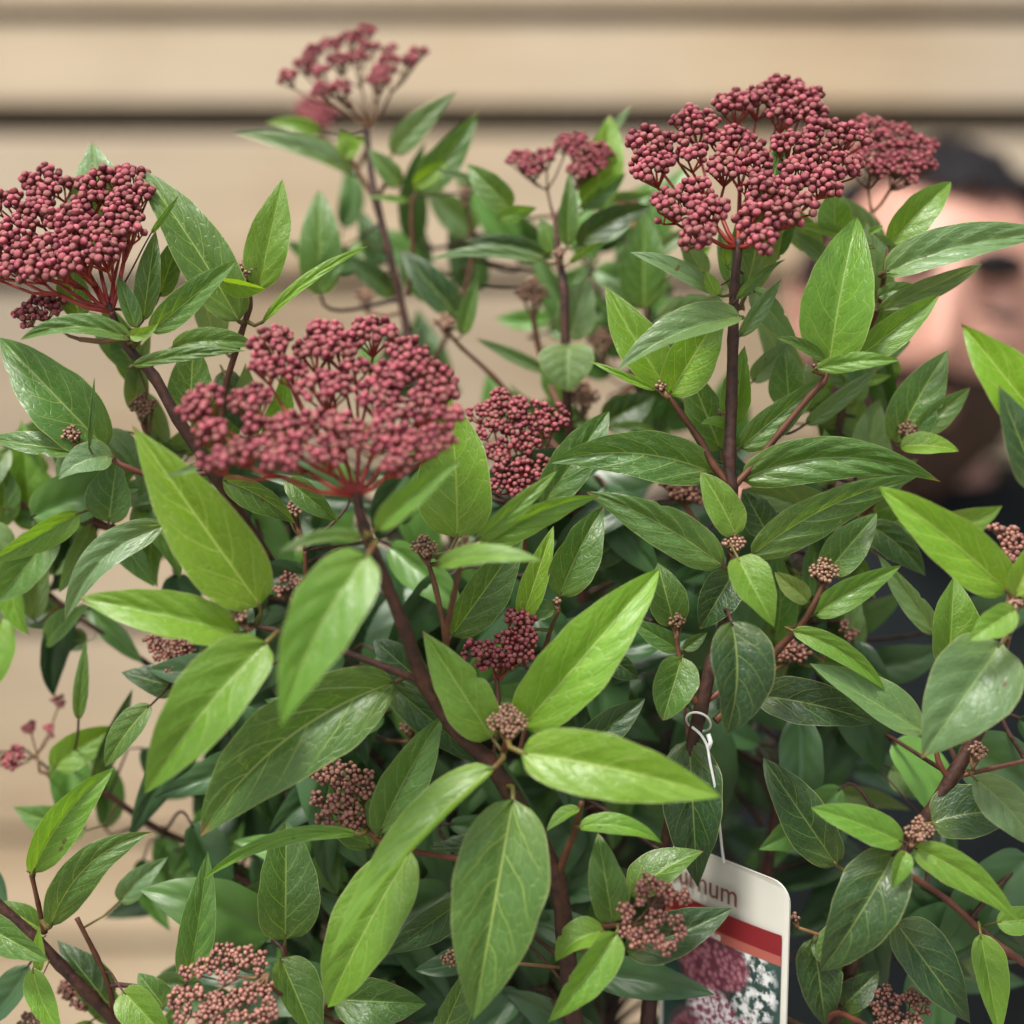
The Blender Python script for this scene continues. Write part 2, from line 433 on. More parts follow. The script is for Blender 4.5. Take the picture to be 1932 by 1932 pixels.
side([(120,945,8,.54),(150,970,9,.54),(230,1000,9,.54),(330,1030,10,.535),(500,1090,10,.535)])
side([(468,545,11,.505),(470,580,12,.506),(452,640,12,.51),(420,760,12,.512),(420,900,12,.51)])
side([(840,620,8,.59),(870,655,8,.592),(930,710,9,.595),(1010,800,9,.60),(1075,870,10,.59)])
side([(1005,590,11,.60),(1015,650,11,.60),(1035,720,12,.60),(1070,800,12,.585)])
side([(880,385,7,.64),(888,440,8,.64),(885,520,9,.64),(840,640,9,.63),(790,720,10,.615)])
side([(1225,560,10,.61),(1215,700,10,.61),(1160,760,10,.60),(1090,860,12,.59)])
side([(1712,832,9,.528),(1690,880,10,.535),(1640,960,11,.55),(1560,1040,12,.563)])
side([(1918,1150,9,.470),(1908,1185,9,.474),(1895,1235,10,.482)])
side([(1285,940,9,.54),(1310,980,10,.54),(1360,1060,10,.53),(1376,1100,10,.505)])
side([(1676,465,9,.515),(1668,520,9,.515),(1650,600,10,.53),(1598,680,12,.553)])
side([(500,1850,8,.475),(535,1880,9,.48),(640,1930,10,.52),(720,1960,12,.58)])
side([(537,1785,8,.502),(545,1830,9,.51),(600,1890,9,.53),(690,1950,10,.58)])
side([(1700,1960,9,.495),(1640,1990,10,.51),(1565,2000,10,.54)])

# ------------------------------------------------------------------ shrub: leaves
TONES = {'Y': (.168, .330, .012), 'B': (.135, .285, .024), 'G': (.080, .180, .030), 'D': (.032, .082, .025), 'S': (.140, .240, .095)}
NU, NV = 30, 6
def wprof(u, a=.54, b=.98):
    um = a / (a + b)
    return (max(u, 1e-4) ** a) * (max(1 - u, 0) ** b) / (um ** a * (1 - um) ** b)
leaf_count = [0]
def leaf_geo(B, M_, T, Wl, Wr, fold, curl, quilt, seed, flip=1.0, al=None, ar=None):
    """verts, faces, uvs of one blade; al/ar are the tilts of the two halves towards the viewer"""
    vs_, fs, uvs = [], [], []
    L = (T - B).length
    rows = []
    rs = random.Random(int(seed * 13 + 5)); wa = rs.uniform(.46, .60); wb = rs.uniform(.84, 1.16); sbend = rs.uniform(-.08, .15); wamp = rs.uniform(.010, .036)
    bite = (rs.uniform(.25, .85), rs.choice((-1, 1)), rs.uniform(.015, .03), rs.uniform(.12, .30)) if rs.random() < .14 else None
    for i in range(NU + 1):
        u = i / NU
        us = u * .985 + .015 * u
        p = B * (1 - us) ** 2 + M_ * 2 * us * (1 - us) + T * us * us
        t = ((M_ - B) * (1 - us) + (T - M_) * us)
        t = t.normalized() if t.length > 1e-9 else (T - B).normalized()
        vw = (p - CAM).normalized()
        r = vw.cross(t)
        if r.length < .15: r = (r + RGT * .2)
        r.normalize(); n = r.cross(t).normalized()
        if n.dot(vw) > 0: n = -n
        f = wprof(u, wa, wb)
        p = p - n * (sbend * L * u * u * u * flip)
        row = []
        tw = .24 * noise.noise(Vector((seed * 3.7, u * 2.2, 1.0)))
        for j in range(-NV, NV + 1):
            s = j / NV
            a = (ar if s > 0 else al) + (tw if s > 0 else -tw)
            W = Wr if s > 0 else Wl
            ss = abs(s)
            edge = 1 + .06 * noise.noise(Vector((u * 7, seed * 5.1 + (9 if s > 0 else 0), 2)))
            if bite and s * bite[1] > 0: edge -= bite[3] * math.exp(-((u - bite[0]) / bite[2]) ** 2)
            x = ss * W * f * edge
            dirv = r * (math.copysign(1, s) * math.cos(a)) + n * (flip * math.sin(a))
            ph = (u - .34 * ss ** 1.25) * 5.0 + (.45 if s > 0 else 0)
            q = quilt * L * (.5 - .5 * math.cos(2 * math.pi * (ph + .5))) * min(1, ss * 3) * (1 - ss) ** .5 * min(1, (1 - u) * 3)
            wav = wamp * L * ss * noise.noise(Vector((u * 3.0, seed * 1.7, 4.0 if s > 0 else 8.0)))
            row.append(len(vs_))
            vs_.append(p + dirv * x + n * (flip * (q - curl * W * ss * ss * f + wav)))
            uvs.append((u, s * .5 + .5))
        rows.append(row)
    for i in range(NU):
        for j in range(2 * NV):
            fs.append((rows[i][j], rows[i][j + 1], rows[i + 1][j + 1], rows[i + 1][j]))
    return vs_, fs, uvs
def nearest_stem(p):
    best = None; bd = 1e9
    for q, r in STEMPTS:
        d = (q - p).length + max(0, (q - p).z) * .5
        if d < bd: bd = d; best = (q, r)
    return best, bd
def leaf_params(bx, by, tx, ty, wl, wr, c, d, dz, bulge=.06):
    d = dm(d)
    B = at(bx, by, d); k = mpp(d)
    T = at(tx, ty, d + dz * k)
    dx, dy = tx - bx, ty - by; L = math.hypot(dx, dy) or 1
    mx, my = (bx + tx) / 2 - dy / L * 2 * c, (by + ty) / 2 + dx / L * 2 * c
    Mv = at(mx, my, d + dz * k * .5 - bulge * L * k * 2)
    fold = .30 + .22 * abs(math.sin(bx * 1.7 + ty * .9))
    kk = max(min(wl / max(wr, .1), 6), 1 / 6)
    roll = math.atan((1 - kk) / ((1 + kk) * math.tan(fold)))
    roll = max(-1.15, min(1.15, roll))
    W = max(wl / max(.12, math.cos(fold + roll)), wr / max(.12, math.cos(fold - roll)))
    W = min(W, max(wl, wr) * 1.3) * k
    return B, Mv, T, W, fold + roll, fold - roll
def mesh_leaf(vs_, fs, uvs, pet=None):
    m = MB(); m.v = list(vs_); m.f = list(fs); m.m = [0] * len(fs)
    if pet: m.tube(pet[0], pet[1], 6, 1 if len(pet[0]) < 6 else 2)
    me = m.mesh('leaf')
    uvl = me.uv_layers.new(name='UVMap')
    n = len(uvs)
    for lp in me.loops:
        i = lp.vertex_index
        uvl.data[lp.index].uv = uvs[i] if i < n else (.5, .5)
    return me
def petiole(B, Mv, d):
    (q, r), dist = nearest_stem(B)
    t0 = (Mv - B).normalized()
    rad = min(.00072, .028 * (Mv - B).length)
    inn = B + t0 * .0015
    if dist < .02:
        c = B - t0 * dist * .45
        return [inn, B, (B + c) / 2 * .5 + (c * .5 + q * .5) * .5, q], [rad * .7, rad, rad * 1.05, rad * 1.3]
    c1 = B - t0 * min(.02, dist * .35) + FWD * dist * .12
    c2 = q + (B - q) * .3 + FWD * .006
    P = [inn, B]
    for k in range(1, 9):
        t = k / 8
        P.append(B * (1 - t) ** 3 + c1 * 3 * t * (1 - t) ** 2 + c2 * 3 * t * t * (1 - t) + q * t ** 3)
    return P, [rad * .7] + [rad * (1 + .6 * i / 9) for i in range(9)]
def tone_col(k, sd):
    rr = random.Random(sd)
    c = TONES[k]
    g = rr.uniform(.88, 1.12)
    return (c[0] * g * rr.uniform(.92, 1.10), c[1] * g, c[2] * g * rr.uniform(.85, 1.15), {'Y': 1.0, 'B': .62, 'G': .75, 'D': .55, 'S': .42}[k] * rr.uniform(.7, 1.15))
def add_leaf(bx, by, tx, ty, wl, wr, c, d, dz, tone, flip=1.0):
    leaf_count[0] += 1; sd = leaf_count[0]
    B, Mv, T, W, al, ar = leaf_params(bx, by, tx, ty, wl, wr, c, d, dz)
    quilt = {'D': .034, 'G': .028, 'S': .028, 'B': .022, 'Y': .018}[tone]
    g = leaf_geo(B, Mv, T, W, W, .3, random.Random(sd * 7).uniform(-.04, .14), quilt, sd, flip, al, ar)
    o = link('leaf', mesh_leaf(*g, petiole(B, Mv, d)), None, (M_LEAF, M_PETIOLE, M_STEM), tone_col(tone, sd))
    adopt(o, shrub)
    return o

LEAVES = """
490 1142 250 803 74 70 0 .468 -30 Y
450 1195 146 1128 42 48 4 .468 -20 B
503 1212 264 1512 58 76 12 .460 -40 B
694 1047 533 1366 62 72 18 .438 -40 B
745 1287 375 1582 80 76 44 .478 -20 G
862 1015 845 745 75 70 6 .49 20 B
710 998 878 863 24 26 -8 .442 -40 B
683 1016 522 1046 10 16 16 .442 -60 G
400 872 312 900 6 8 0 .448 -30 S
905 1035 1135 935 20 34 -18 .482 -30 B
900 1018 1056 884 16 22 0 .474 -20 B
825 1066 1026 1060 26 16 -14 .456 -60 B
852 1200 985 1015 34 50 0 .495 20 G
985 1170 1045 990 25 25 0 .50 0 Y
985 1372 1250 1066 64 66 0 .474 -10 Y
985 1420 1352 1501 62 62 -8 .458 -40 Y
928 1392 796 1188 48 50 0 .474 -20 B
932 1449 625 1808 9 56 24 .462 -40 B
775 1605 613 1912 62 70 6 .476 -10 B
968 1508 894 1923 92 84 0 .468 -30 G
1093 1526 1032 1568 8 16 6 .475 -20 B
1092 1560 1256 1596 24 16 -18 .475 -20 B
1156 1740 1128 1570 36 38 0 .478 0 G
1190 1690 1328 1606 44 26 -10 .486 10 G
1141 1757 1046 1818 18 36 14 .475 -20 B
1163 1760 1026 1938 42 28 -4 .47 -20 B
1180 1790 1381 1714 46 42 8 .486 0 D
1300 1395 1317 1690 58 56 0 .50 0 D
1085 1420 1216 1318 30 36 0 .50 0 D
1287 1240 1251 1358 44 38 0 .485 -10 G
1380 1172 1368 1392 72 46 -16 .476 -20 D
1385 1080 1318 1190 38 38 0 .492 0 D
1362 1067 1104 928 44 40 14 .487 -10 G
1418 1048 1742 896 32 46 -22 .487 -10 G
1392 1052 1462 1184 44 32 0 .478 -40 B
1388 1010 1322 891 32 36 4 .486 0 B
1345 892 1038 873 48 46 28 .500 -10 G
1400 905 1780 912 44 42 -46 .497 -20 G
1398 598 1163 702 12 42 20 .488 -40 S
1255 728 1140 536 42 46 -4 .51 20 B
1262 745 1362 585 46 46 0 .502 0 Y
1238 736 1106 678 8 8 0 .50 0 Y
1360 850 1300 700 40 36 0 .52 10 G
1385 800 1405 652 34 24 0 .505 0 B
1380 808 1321 800 8 12 8 .50 -10 B
1396 845 1560 706 26 36 0 .50 0 G
1520 800 1665 690 14 20 0 .525 0 S
1565 682 1621 394 68 66 -4 .493 -10 B
1605 685 1774 555 28 34 0 .496 0 B
1540 695 1694 680 18 18 -6 .485 -40 B
1556 678 1464 637 10 14 6 .490 -20 G
1420 545 1508 655 22 28 0 .51 0 S
1490 770 1480 650 36 34 0 .525 0 G
1668 515 2010 440 44 28 -20 .505 0 S
1656 585 1864 494 20 24 0 .512 0 S
1655 560 1746 547 16 14 -8 .517 0 S
1678 462 1802 337 32 34 -4 .517 0 B
1575 440 1575 352 34 32 0 .535 0 B
1600 450 1500 428 10 16 6 .535 0 Y
1560 490 1495 435 18 18 0 .54 0 S
1650 440 1700 475 14 16 6 .515 0 S
1640 440 1668 425 8 8 0 .525 0 B
1405 560 1480 250 50 42 0 .515 20 G
1400 560 1355 430 24 30 0 .52 0 G
1345 552 1187 476 12 22 8 .49 -20 S
1390 565 1484 488 8 12 -8 .488 -20 G
1352 558 1330 510 12 16 0 .486 0 Y
1370 500 1372 445 10 10 0 .502 0 Y
1395 635 1475 525 14 18 0 .502 0 S
205 470 172 262 66 62 0 .52 0 S
150 600 120 480 30 30 0 .515 0 G
300 560 345 430 26 24 0 .52 0 G
640 470 590 560 20 22 0 .60 0 G
1440 500 1500 400 26 24 0 .525 0 G
1330 520 1280 440 22 22 0 .53 0 S
450 606 258 312 46 56 8 .505 0 G
285 625 444 493 30 26 0 .489 -20 G
256 618 222 518 16 20 0 .489 0 G
285 440 339 366 5 7 0 .492 0 B
270 605 295 425 26 22 0 .502 0 G
247 640 31 645 14 26 26 .486 -30 G
245 632 298 610 12 14 6 .482 -10 Y
250 690 465 662 16 12 -8 .486 -30 G
325 655 480 650 26 22 -10 .50 0 G
358 790 365 640 44 40 0 .517 0 G
200 846 -15 622 62 58 0 .505 0 G
145 852 -40 825 16 28 0 .50 0 G
212 862 110 905 24 34 14 .490 -40 S
168 845 178 715 5 6 0 .486 0 G
205 985 222 860 50 34 0 .52 0 G
60 1000 40 790 40 50 0 .57 0 B
150 968 -20 1062 32 22 0 .512 0 B
105 1000 -10 1140 36 46 0 .54 0 G
140 1160 -40 1150 30 34 0 .60 0 D
310 990 122 1175 28 36 36 .492 -20 S
345 1300 228 1268 26 34 0 .53 0 D
285 1330 196 1452 22 32 6 .512 0 G
148 1358 163 1205 16 12 0 .54 0 G
165 1210 105 1205 22 20 0 .57 0 D
178 1475 250 1300 16 22 0 .56 0 D
62 1646 215 1449 32 42 -18 .495 -10 B
95 1748 287 1570 34 40 -36 .495 -10 G
-60 1730 92 1813 30 36 0 .485 -20 G
75 1832 73 1752 14 10 0 .490 0 B
62 1828 115 1950 26 26 8 .490 -10 B
80 1755 -10 1700 26 26 0 .515 0 G
205 1895 105 1770 30 40 0 .525 0 D
232 1870 330 1975 34 40 0 .485 -20 B
310 1900 260 1835 30 30 0 .505 0 G
352 1855 392 1606 34 34 4 .502 0 G
676 1574 376 1665 14 16 34 .481 -10 B
538 1772 540 1545 52 64 0 .502 10 G
530 1808 605 1985 52 30 0 .486 -10 G
630 1885 805 1894 44 50 0 .502 0 G
870 1700 728 1802 40 30 0 .502 10 D
716 1572 834 1352 40 48 -6 .485 0 G
700 1600 630 1450 50 40 0 .515 0 G
735 1290 920 1450 28 36 0 .515 0 D
800 1290 703 1205 34 34 0 .515 0 D
960 1620 815 1590 30 34 0 .515 0 D
945 1600 800 1600 14 26 0 .505 0 D
830 1960 890 1820 26 36 0 .492 0 G
1888 1215 1737 1432 84 80 0 .470 -30 S
1915 1150 1826 1210 30 28 0 .464 -30 B
1902 1116 1656 918 50 52 8 .470 -20 Y
1915 1125 1965 1010 28 40 0 .468 0 Y
1790 1260 1800 1085 34 60 0 .502 0 B
1985 820 1811 608 52 58 0 .470 -10 Y
1960 920 1884 727 34 50 0 .467 -10 D
1690 835 1792 655 44 50 -4 .530 0 G
1728 818 1834 728 22 28 0 .527 0 G
1698 842 1812 852 26 16 -6 .520 -20 Y
1560 1080 1655 968 40 36 0 .512 0 G
1536 1160 1701 1067 26 30 -4 .505 0 B
1640 990 1745 1084 30 34 -8 .527 0 D
1765 1195 1655 1045 24 22 0 .515 0 S
1525 1135 1462 1080 20 22 0 .502 0 G
1496 1190 1670 1302 22 20 -16 .489 -10 B
1425 1312 1655 1365 46 40 -8 .502 0 D
1742 1382 1528 1252 24 50 0 .490 0 S
1703 1590 1530 1524 30 36 4 .475 -10 B
1722 1598 1920 1736 32 34 -14 .475 -10 B
1688 1608 1542 1842 68 60 -6 .476 -10 D
1708 1606 1682 1680 22 14 0 .470 -10 B
1758 1552 1930 1535 60 46 -10 .490 0 D
1838 1468 1960 1600 42 38 -8 .478 0 S
1690 1740 1845 1950 60 42 0 .488 0 D
1850 1762 1885 1950 40 26 0 .490 0 B
1880 1740 1990 1730 26 28 0 .490 0 B
1578 1632 1440 1430 46 46 0 .502 0 D
1589 1743 1541 1806 18 22 0 .492 0 G
1535 1770 1560 1950 44 40 0 .520 0 D
1535 1770 1610 1820 34 30 0 .515 0 D
1590 1900 1660 1830 30 30 0 .525 0 D
1730 1740 1860 1860 30 36 0 .56 0 S
1560 1500 1720 1530 18 22 -10 .57 0 S
1680 1450 1760 1500 36 30 0 .55 0 S
668 330 442 252 12 26 14 .63 0 S
640 300 500 262 12 24 6 .63 0 S
604 250 497 232 12 18 6 .64 0 B
665 290 640 245 22 18 0 .62 0 Y
650 300 690 262 20 16 -6 .62 0 Y
740 290 860 173 26 26 -6 .625 0 S
785 365 904 208 30 36 4 .612 0 G
755 350 695 280 18 22 0 .612 0 G
780 350 845 305 16 18 0 .60 0 Y
770 380 690 370 5 8 0 .612 0 B
895 440 800 350 34 30 0 .66 0 S
905 345 815 315 8 9 0 .60 0 S
965 392 876 305 30 26 0 .585 0 G
605 558 603 348 42 40 0 .60 0 G
868 600 752 468 30 34 0 .605 0 D
872 632 902 511 18 16 0 .587 0 G
745 560 655 480 22 26 0 .65 0 D
495 608 700 462 14 10 -14 .502 0 Y
488 545 533 338 42 40 0 .51 0 B
415 530 500 545 8 26 0 .497 -10 Y
1108 392 1150 216 38 40 10 .59 0 B
1150 250 1193 198 8 8 0 .60 0 S
1070 465 1075 315 18 20 0 .572 0 G
1095 392 1183 325 14 22 0 .58 0 G
1150 370 1241 360 6 14 0 .60 0 S
1090 462 1226 390 28 26 -10 .577 0 D
940 410 1014 392 16 18 0 .572 0 B
1048 478 1018 408 20 20 0 .58 0 G
1042 485 880 455 16 20 8 .59 0 D
1030 495 803 492 8 16 16 .58 0 S
1075 495 1142 455 6 8 -4 .567 0 B
1073 650 1071 740 50 54 0 .568 -10 S
1075 640 1110 520 40 34 0 .59 0 S
1060 760 1025 650 26 24 0 .60 0 G
1030 700 900 640 12 14 0 .60 0 S
1140 800 1240 745 36 34 0 .58 0 D
1155 805 1245 825 6 10 -14 .572 0 S
1215 585 1215 400 46 44 0 .60 0 G
1240 600 1360 570 24 20 -6 .57 0 S
1190 575 1140 525 8 8 0 .60 0 S
1235 480 1300 430 18 16 0 .60 0 S
1290 500 1340 465 14 16 0 .57 0 B
1022 955 1150 775 40 40 0 .512 0 G
1056 1125 1143 950 40 46 -6 .502 0 G
1046 1150 980 1180 16 24 8 .502 0 G
1272 1180 1240 1058 34 38 0 .505 0 G
1280 1225 1188 1170 20 22 0 .505 0 G
1290 1225 1335 1192 12 14 0 .502 0 G
1150 1240 1207 1283 20 26 0 .515 0 D
540 905 640 985 24 26 0 .50 0 G
420 905 560 990 20 34 -10 .505 0 G
470 1230 620 1140 26 30 0 .55 0 D
420 700 470 820 28 34 0 .53 0 D
1450 1010 1400 920 30 34 0 .52 0 D
1420 720 1500 640 24 20 0 .53 0 S
1550 910 1600 840 20 24 0 .545 0 S
1180 1010 1090 1080 30 30 0 .55 0 D
"""
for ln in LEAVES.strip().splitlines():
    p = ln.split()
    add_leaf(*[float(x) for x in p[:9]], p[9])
N_LISTED = leaf_count[0]

# foliage deeper inside the shrub
def inside(px, py):
    if py < 820: return 0
    if px < 420:
        if py < 1080: return .12
        return .12 if px < 260 else .45
    if px > 1480: return .75 if py > 1180 else .10
    return .45 if py < 1050 else 1.0
fill = []
rnd = random.Random(21)
tries = 0
while len(fill) < 760 and tries < 24000:
    tries += 1
    px, py = rnd.uniform(-60, 2000), rnd.uniform(840, 2230)
    if rnd.random() > inside(px, py): continue
    d = rnd.uniform(.525, .76)
    if (px < 450 or px > 1420) and nearest_stem(at(px, py, dm(d)))[1] > (.030 if px < 450 else .045): continue
    if 1150 < px < 1580 and py > 1430 and d < .66: continue          # keep clear of the hanging tag
    ang = rnd.gauss(math.pi / 2, 1.15)
    L = rnd.uniform(150, 290) * .5 / d * 1.0
    fill.append((d, px, py, px + math.cos(ang) * L, py + math.sin(ang) * L, L))
for (x0, y0, x1, y1, n, d0, d1) in ((-40, 640, 320, 1010, 26, .53, .66), (-40, 1010, 260, 1560, 14, .54, .68), (230, 640, 520, 920, 14, .53, .62), (640, 420, 1010, 900, 18, .64, .84), (960, 380, 1360, 900, 28, .62, .82), (1400, 430, 1720, 930, 22, .545, .66), (-40, 1560, 420, 1960, 16, .53, .66), (1440, 900, 1932, 1300, 30, .53, .66)):
    k = 0; tr = 0
    while k < n and tr < 3000:
        tr += 1
        px, py = rnd.uniform(x0, x1), rnd.uniform(y0, y1); d = rnd.uniform(d0, d1)
        if nearest_stem(at(px, py, dm(d)))[1] > (.05 if d0 > .6 else .020): continue
        ang = rnd.gauss(-math.pi / 2 if y1 < 940 else rnd.choice((-1.2, 1.4)), .95)
        L = rnd.uniform(95, 185)
        fill.append((d - .08, px, py, px + math.cos(ang) * L, py + math.sin(ang) * L, L, d)); k += 1
fill.sort()
masses = {}
for i, (d, bx, by, tx, ty, L, *ex_) in enumerate(fill):
    if ex_: d = ex_[0]
    wl = L * rnd.uniform(.12, .25); wr = L * rnd.uniform(.12, .25)
    tone = rnd.choice('GGSSSB') if ex_ else rnd.choice('DDDDDG')  # deep leaves mostly dark: the shrub's inner shade is put into their colour
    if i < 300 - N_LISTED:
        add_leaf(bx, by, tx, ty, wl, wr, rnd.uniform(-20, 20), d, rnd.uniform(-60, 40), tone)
    else:
        leaf_count[0] += 1
        B, Mv, T, W, al, ar = leaf_params(bx, by, tx, ty, wl, wr, rnd.uniform(-20, 20), d, rnd.uniform(-60, 40))
        v, f, uv = leaf_geo(B, Mv, T, W, W, .3, .16, .014, leaf_count[0], 1.0, al, ar)
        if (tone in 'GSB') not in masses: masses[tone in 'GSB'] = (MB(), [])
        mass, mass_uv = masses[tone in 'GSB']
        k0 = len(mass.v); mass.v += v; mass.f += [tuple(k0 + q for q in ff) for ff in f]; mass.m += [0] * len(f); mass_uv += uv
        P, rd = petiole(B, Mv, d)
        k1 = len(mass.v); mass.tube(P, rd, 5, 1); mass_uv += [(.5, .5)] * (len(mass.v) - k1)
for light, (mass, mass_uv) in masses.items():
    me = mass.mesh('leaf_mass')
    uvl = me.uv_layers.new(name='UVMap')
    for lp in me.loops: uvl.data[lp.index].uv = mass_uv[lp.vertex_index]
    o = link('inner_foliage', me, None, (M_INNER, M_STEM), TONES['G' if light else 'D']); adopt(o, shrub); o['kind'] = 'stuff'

# ------------------------------------------------------------------ shrub: flower heads
def bud_proto(var, seg=10, rings=7):
    rb = random.Random(var)
    lob = rb.choice((4, 5)); sh = rb.uniform(0, 6); sq = rb.uniform(.88, 1.08)
    vs_, fs, ms = [Vector((0, 0, -1.0))], [], []
    for i in range(1, rings):
        th = math.pi * i / rings
        z = -math.cos(th); r = math.sin(th)
        if z < -.3: r *= .90
        for j in range(seg):
            a = 2 * math.pi * j / seg
            rr = r * (1 + .11 * math.cos(lob * a + sh) * max(0, z) + .07 * noise.noise(Vector((math.cos(a) * 1.3, math.sin(a) * 1.3, z + var * 5))))
            vs_.append(Vector((rr * math.cos(a), rr * math.sin(a) * sq, z * 1.04)))
    top = len(vs_); vs_.append(Vector((0, 0, .86)))
    for j in range(seg): fs.append((0, 1 + (j + 1) % seg, 1 + j)); ms.append(1)
    for i in range(rings - 2):
        for j in range(seg):
            a = 1 + i * seg + j; b = 1 + i * seg + (j + 1) % seg
            fs.append((a, b, b + seg, a + seg)); ms.append(1 if i < 2 else 0)
    k = 1 + (rings - 2) * seg
    for j in range(seg): fs.append((k + j, k + (j + 1) % seg, top)); ms.append(2)
    ms = [2 if m_ == 0 and all(vs_[q].z > .5 for q in f) else m_ for f, m_ in zip(fs, ms)]
    return vs_, fs, ms
PROTO = [bud_proto(v) for v in range(4)]
HEADS = []   # collected, built after picking the 300 largest buds
def head(hub, d, clusters, br, mats, axis=(0, -.62, .78), peduncle=None, dense=1.62, tilt=None, keep=False, name='flower_head', flat=.35, cs=.95):
    HEADS.append(dict(hub=hub, d=dm(d), cl=clusters, br=br, mats=mats, axis=Vector(axis).normalized(), ped=peduncle, dense=dense, keep=keep, name=name, flat=flat, cs=cs))
PINK = (M_BUD, M_CALYX, M_RAY); DUSK = (M_BUDP, M_CALB, M_RAYG); BROWN = (M_BUDB, M_CALB, M_RAYG); PINKD = (M_BUD, M_CALYX, M_RAYG)

head((672,935), .452, [(385,755,44),(470,752,40),(395,815,34),(402,868,36),(452,850,36),(360,770,26),(515,640,44),(498,690,34),(545,695,34),(612,622,34),(590,660,40),(642,655,40),(705,622,44),(672,690,30),(770,662,44),(822,708,40),(742,702,38),(610,728,48),(712,742,44),(800,762,44),(846,778,30),(745,792,44),(540,808,44),(530,856,38),(640,810,48),(618,850,40),(702,832,32),(772,838,40),(826,828,40),(746,872,30),(480,800,26),(590,790,30),(840,740,26)], 9.2, PINK, axis=(0, -.5, .85), cs=1.02)
head((1392,468), .497, [(1228,310,46),(1222,262,40),(1302,288,36),(1268,265,30),(1312,228,48),(1265,385,44),(1322,398,42),(1310,438,38),(1312,352,30),(1350,392,34),(1375,266,46),(1412,272,40),(1366,312,38),(1428,308,32),(1390,192,44),(1432,182,40),(1480,165,44),(1520,180,42),(1482,210,40),(1536,205,32),(1500,270,44),(1560,246,44),(1608,256,38),(1540,292,44),(1510,322,42),(1588,310,42),(1558,342,36),(1440,360,46),(1482,350,34),(1430,410,44),(1476,402,40),(1515,380,36),(1440,448,34),(1412,436,28)], 8.8, PINK, axis=(0, -.60, .80), flat=.5, cs=.95)
head((1645,402), .562, [(1640,242,42),(1690,256,42),(1738,272,32),(1650,290,42),(1700,300,40),(1738,302,32),(1720,326,28),(1662,312,28),(1605,290,30)], 6.0, PINKD, axis=(0, -.6, .8), flat=.3)
head((210,588), .492, [(12,382,40),(75,335,38),(75,358,34),(112,350,28),(65,392,34),(186,335,42),(236,330,38),(166,370,34),(242,370,38),(226,402,40),(266,365,28),(126,410,42),(142,432,38),(200,432,46),(242,430,30),(30,430,42),(50,466,42),(8,462,38),(96,466,42),(142,472,42),(192,470,40),(20,498,38),(62,502,36),(106,498,36),(152,486,36),(-25,440,36),(-20,500,36)], 8.8, PINK, axis=(-.15, -.5, .84), cs=1.0)
head((150,640), .505, [(75,578,34),(48,594,26),(100,570,28)], 6.6, PINKD)
head((700,240), .625, [(545,143,22),(572,120,24),(602,132,26),(590,96,22),(622,82,24),(642,112,26),(662,72,26),(692,60,24),(702,86,18),(676,106,22),(640,162,26),(610,166,24),(722,132,26),(736,110,22),(716,150,26),(762,116,22),(790,96,20),(776,110,18),(736,90,16)], 5.4, PINKD, axis=(0, -.35, .93), flat=.2, dense=1.8)
head((640,300), .80, [(590,190,28),(615,205,26),(600,225,26),(575,215,24)], 6.0, PINKD, axis=(0, -.3, .95))
head((1046,412), .58, [(985,300,30),(1030,294,26),(1066,268,22),(1102,288,36),(1130,282,28),(1098,318,30),(1004,318,22),(1085,262,22),(1118,306,28)], 5.6, PINKD, axis=(0, -.5, .85), flat=.2)
head((985,962), .522, [(945,755,32),(902,780,24),(930,792,28),(966,766,32),(1002,772,34),(1050,784,30),(985,808,32),(1030,802,30),(915,812,22),(960,826,26),(1000,836,28),(930,850,24),(946,890,26),(990,890,34),(962,872,22),(1025,878,22),(938,918,22),(976,915,22)], 6.4, PINK, axis=(0, -.7, .7), dense=1.85)
head((936,1288), .492, [(892,1226,22),(920,1236,30),(960,1202,26),(985,1172,26),(964,1164,18),(998,1232,18),(990,1202,26),(946,1242,28),(975,1238,24),(972,1215,22)], 6.4, PINK, axis=(0, -.8, .6))
head((690,1562), .485, [(602,1456,22),(632,1456,24),(662,1460,26),(692,1490,24),(652,1490,26),(596,1512,20),(622,1516,22),(656,1522,28),(616,1545,22),(662,1545,26),(692,1470,18)], 6.2, DUSK, axis=(-.2, -.85, .5), dense=1.75)
head((1192,1744), .470, [(1212,1682,16),(1205,1702,14),(1226,1666,20),(1256,1682,20),(1290,1692,18),(1270,1696,16),(1182,1724,18),(1186,1750,20),(1200,1762,18),(1232,1736,20),(1252,1722,14),(1276,1742,18),(1286,1760,16),(1206,1772,20),(1240,1772,20),(1260,1786,18),(1178,1706,12)], 5.6, DUSK, axis=(.35, -.85, .4), dense=1.8)
head((505,1838), .472, [(385,1822,28),(420,1802,32),(460,1802,32),(490,1816,26),(352,1832,20),(430,1836,28),(332,1882,26),(370,1876,28),(402,1892,28),(346,1912,28),(382,1916,28),(440,1882,26),(470,1872,26),(500,1872,24),(510,1902,24),(450,1912,26),(490,1922,26),(414,1936,26),(470,1944,24)], 5.6, DUSK, axis=(-.2, -.7, .7), dense=1.9, cs=.80)
head((1700,1962), .490, [(1670,1872,18),(1660,1900,20),(1692,1890,16),(1722,1882,20),(1742,1900,20),(1672,1930,22),(1722,1930,24),(1690,1915,16)], 5.0, DUSK, axis=(0, -.6, .8), dense=1.8)
head((1912,1085), .52, [(1886,1000,18),(1906,1010,22),(1922,1022,18),(1906,1036,20),(1915,1056,18)], 6.2, DUSK, axis=(0, -.8, .6))
head((340,1290), .53, [(300,1226,22),(326,1226,26),(350,1216,24),(326,1256,22),(342,1244,24),(290,1212,20)], 4.6, DUSK, axis=(0, -.8, .6))
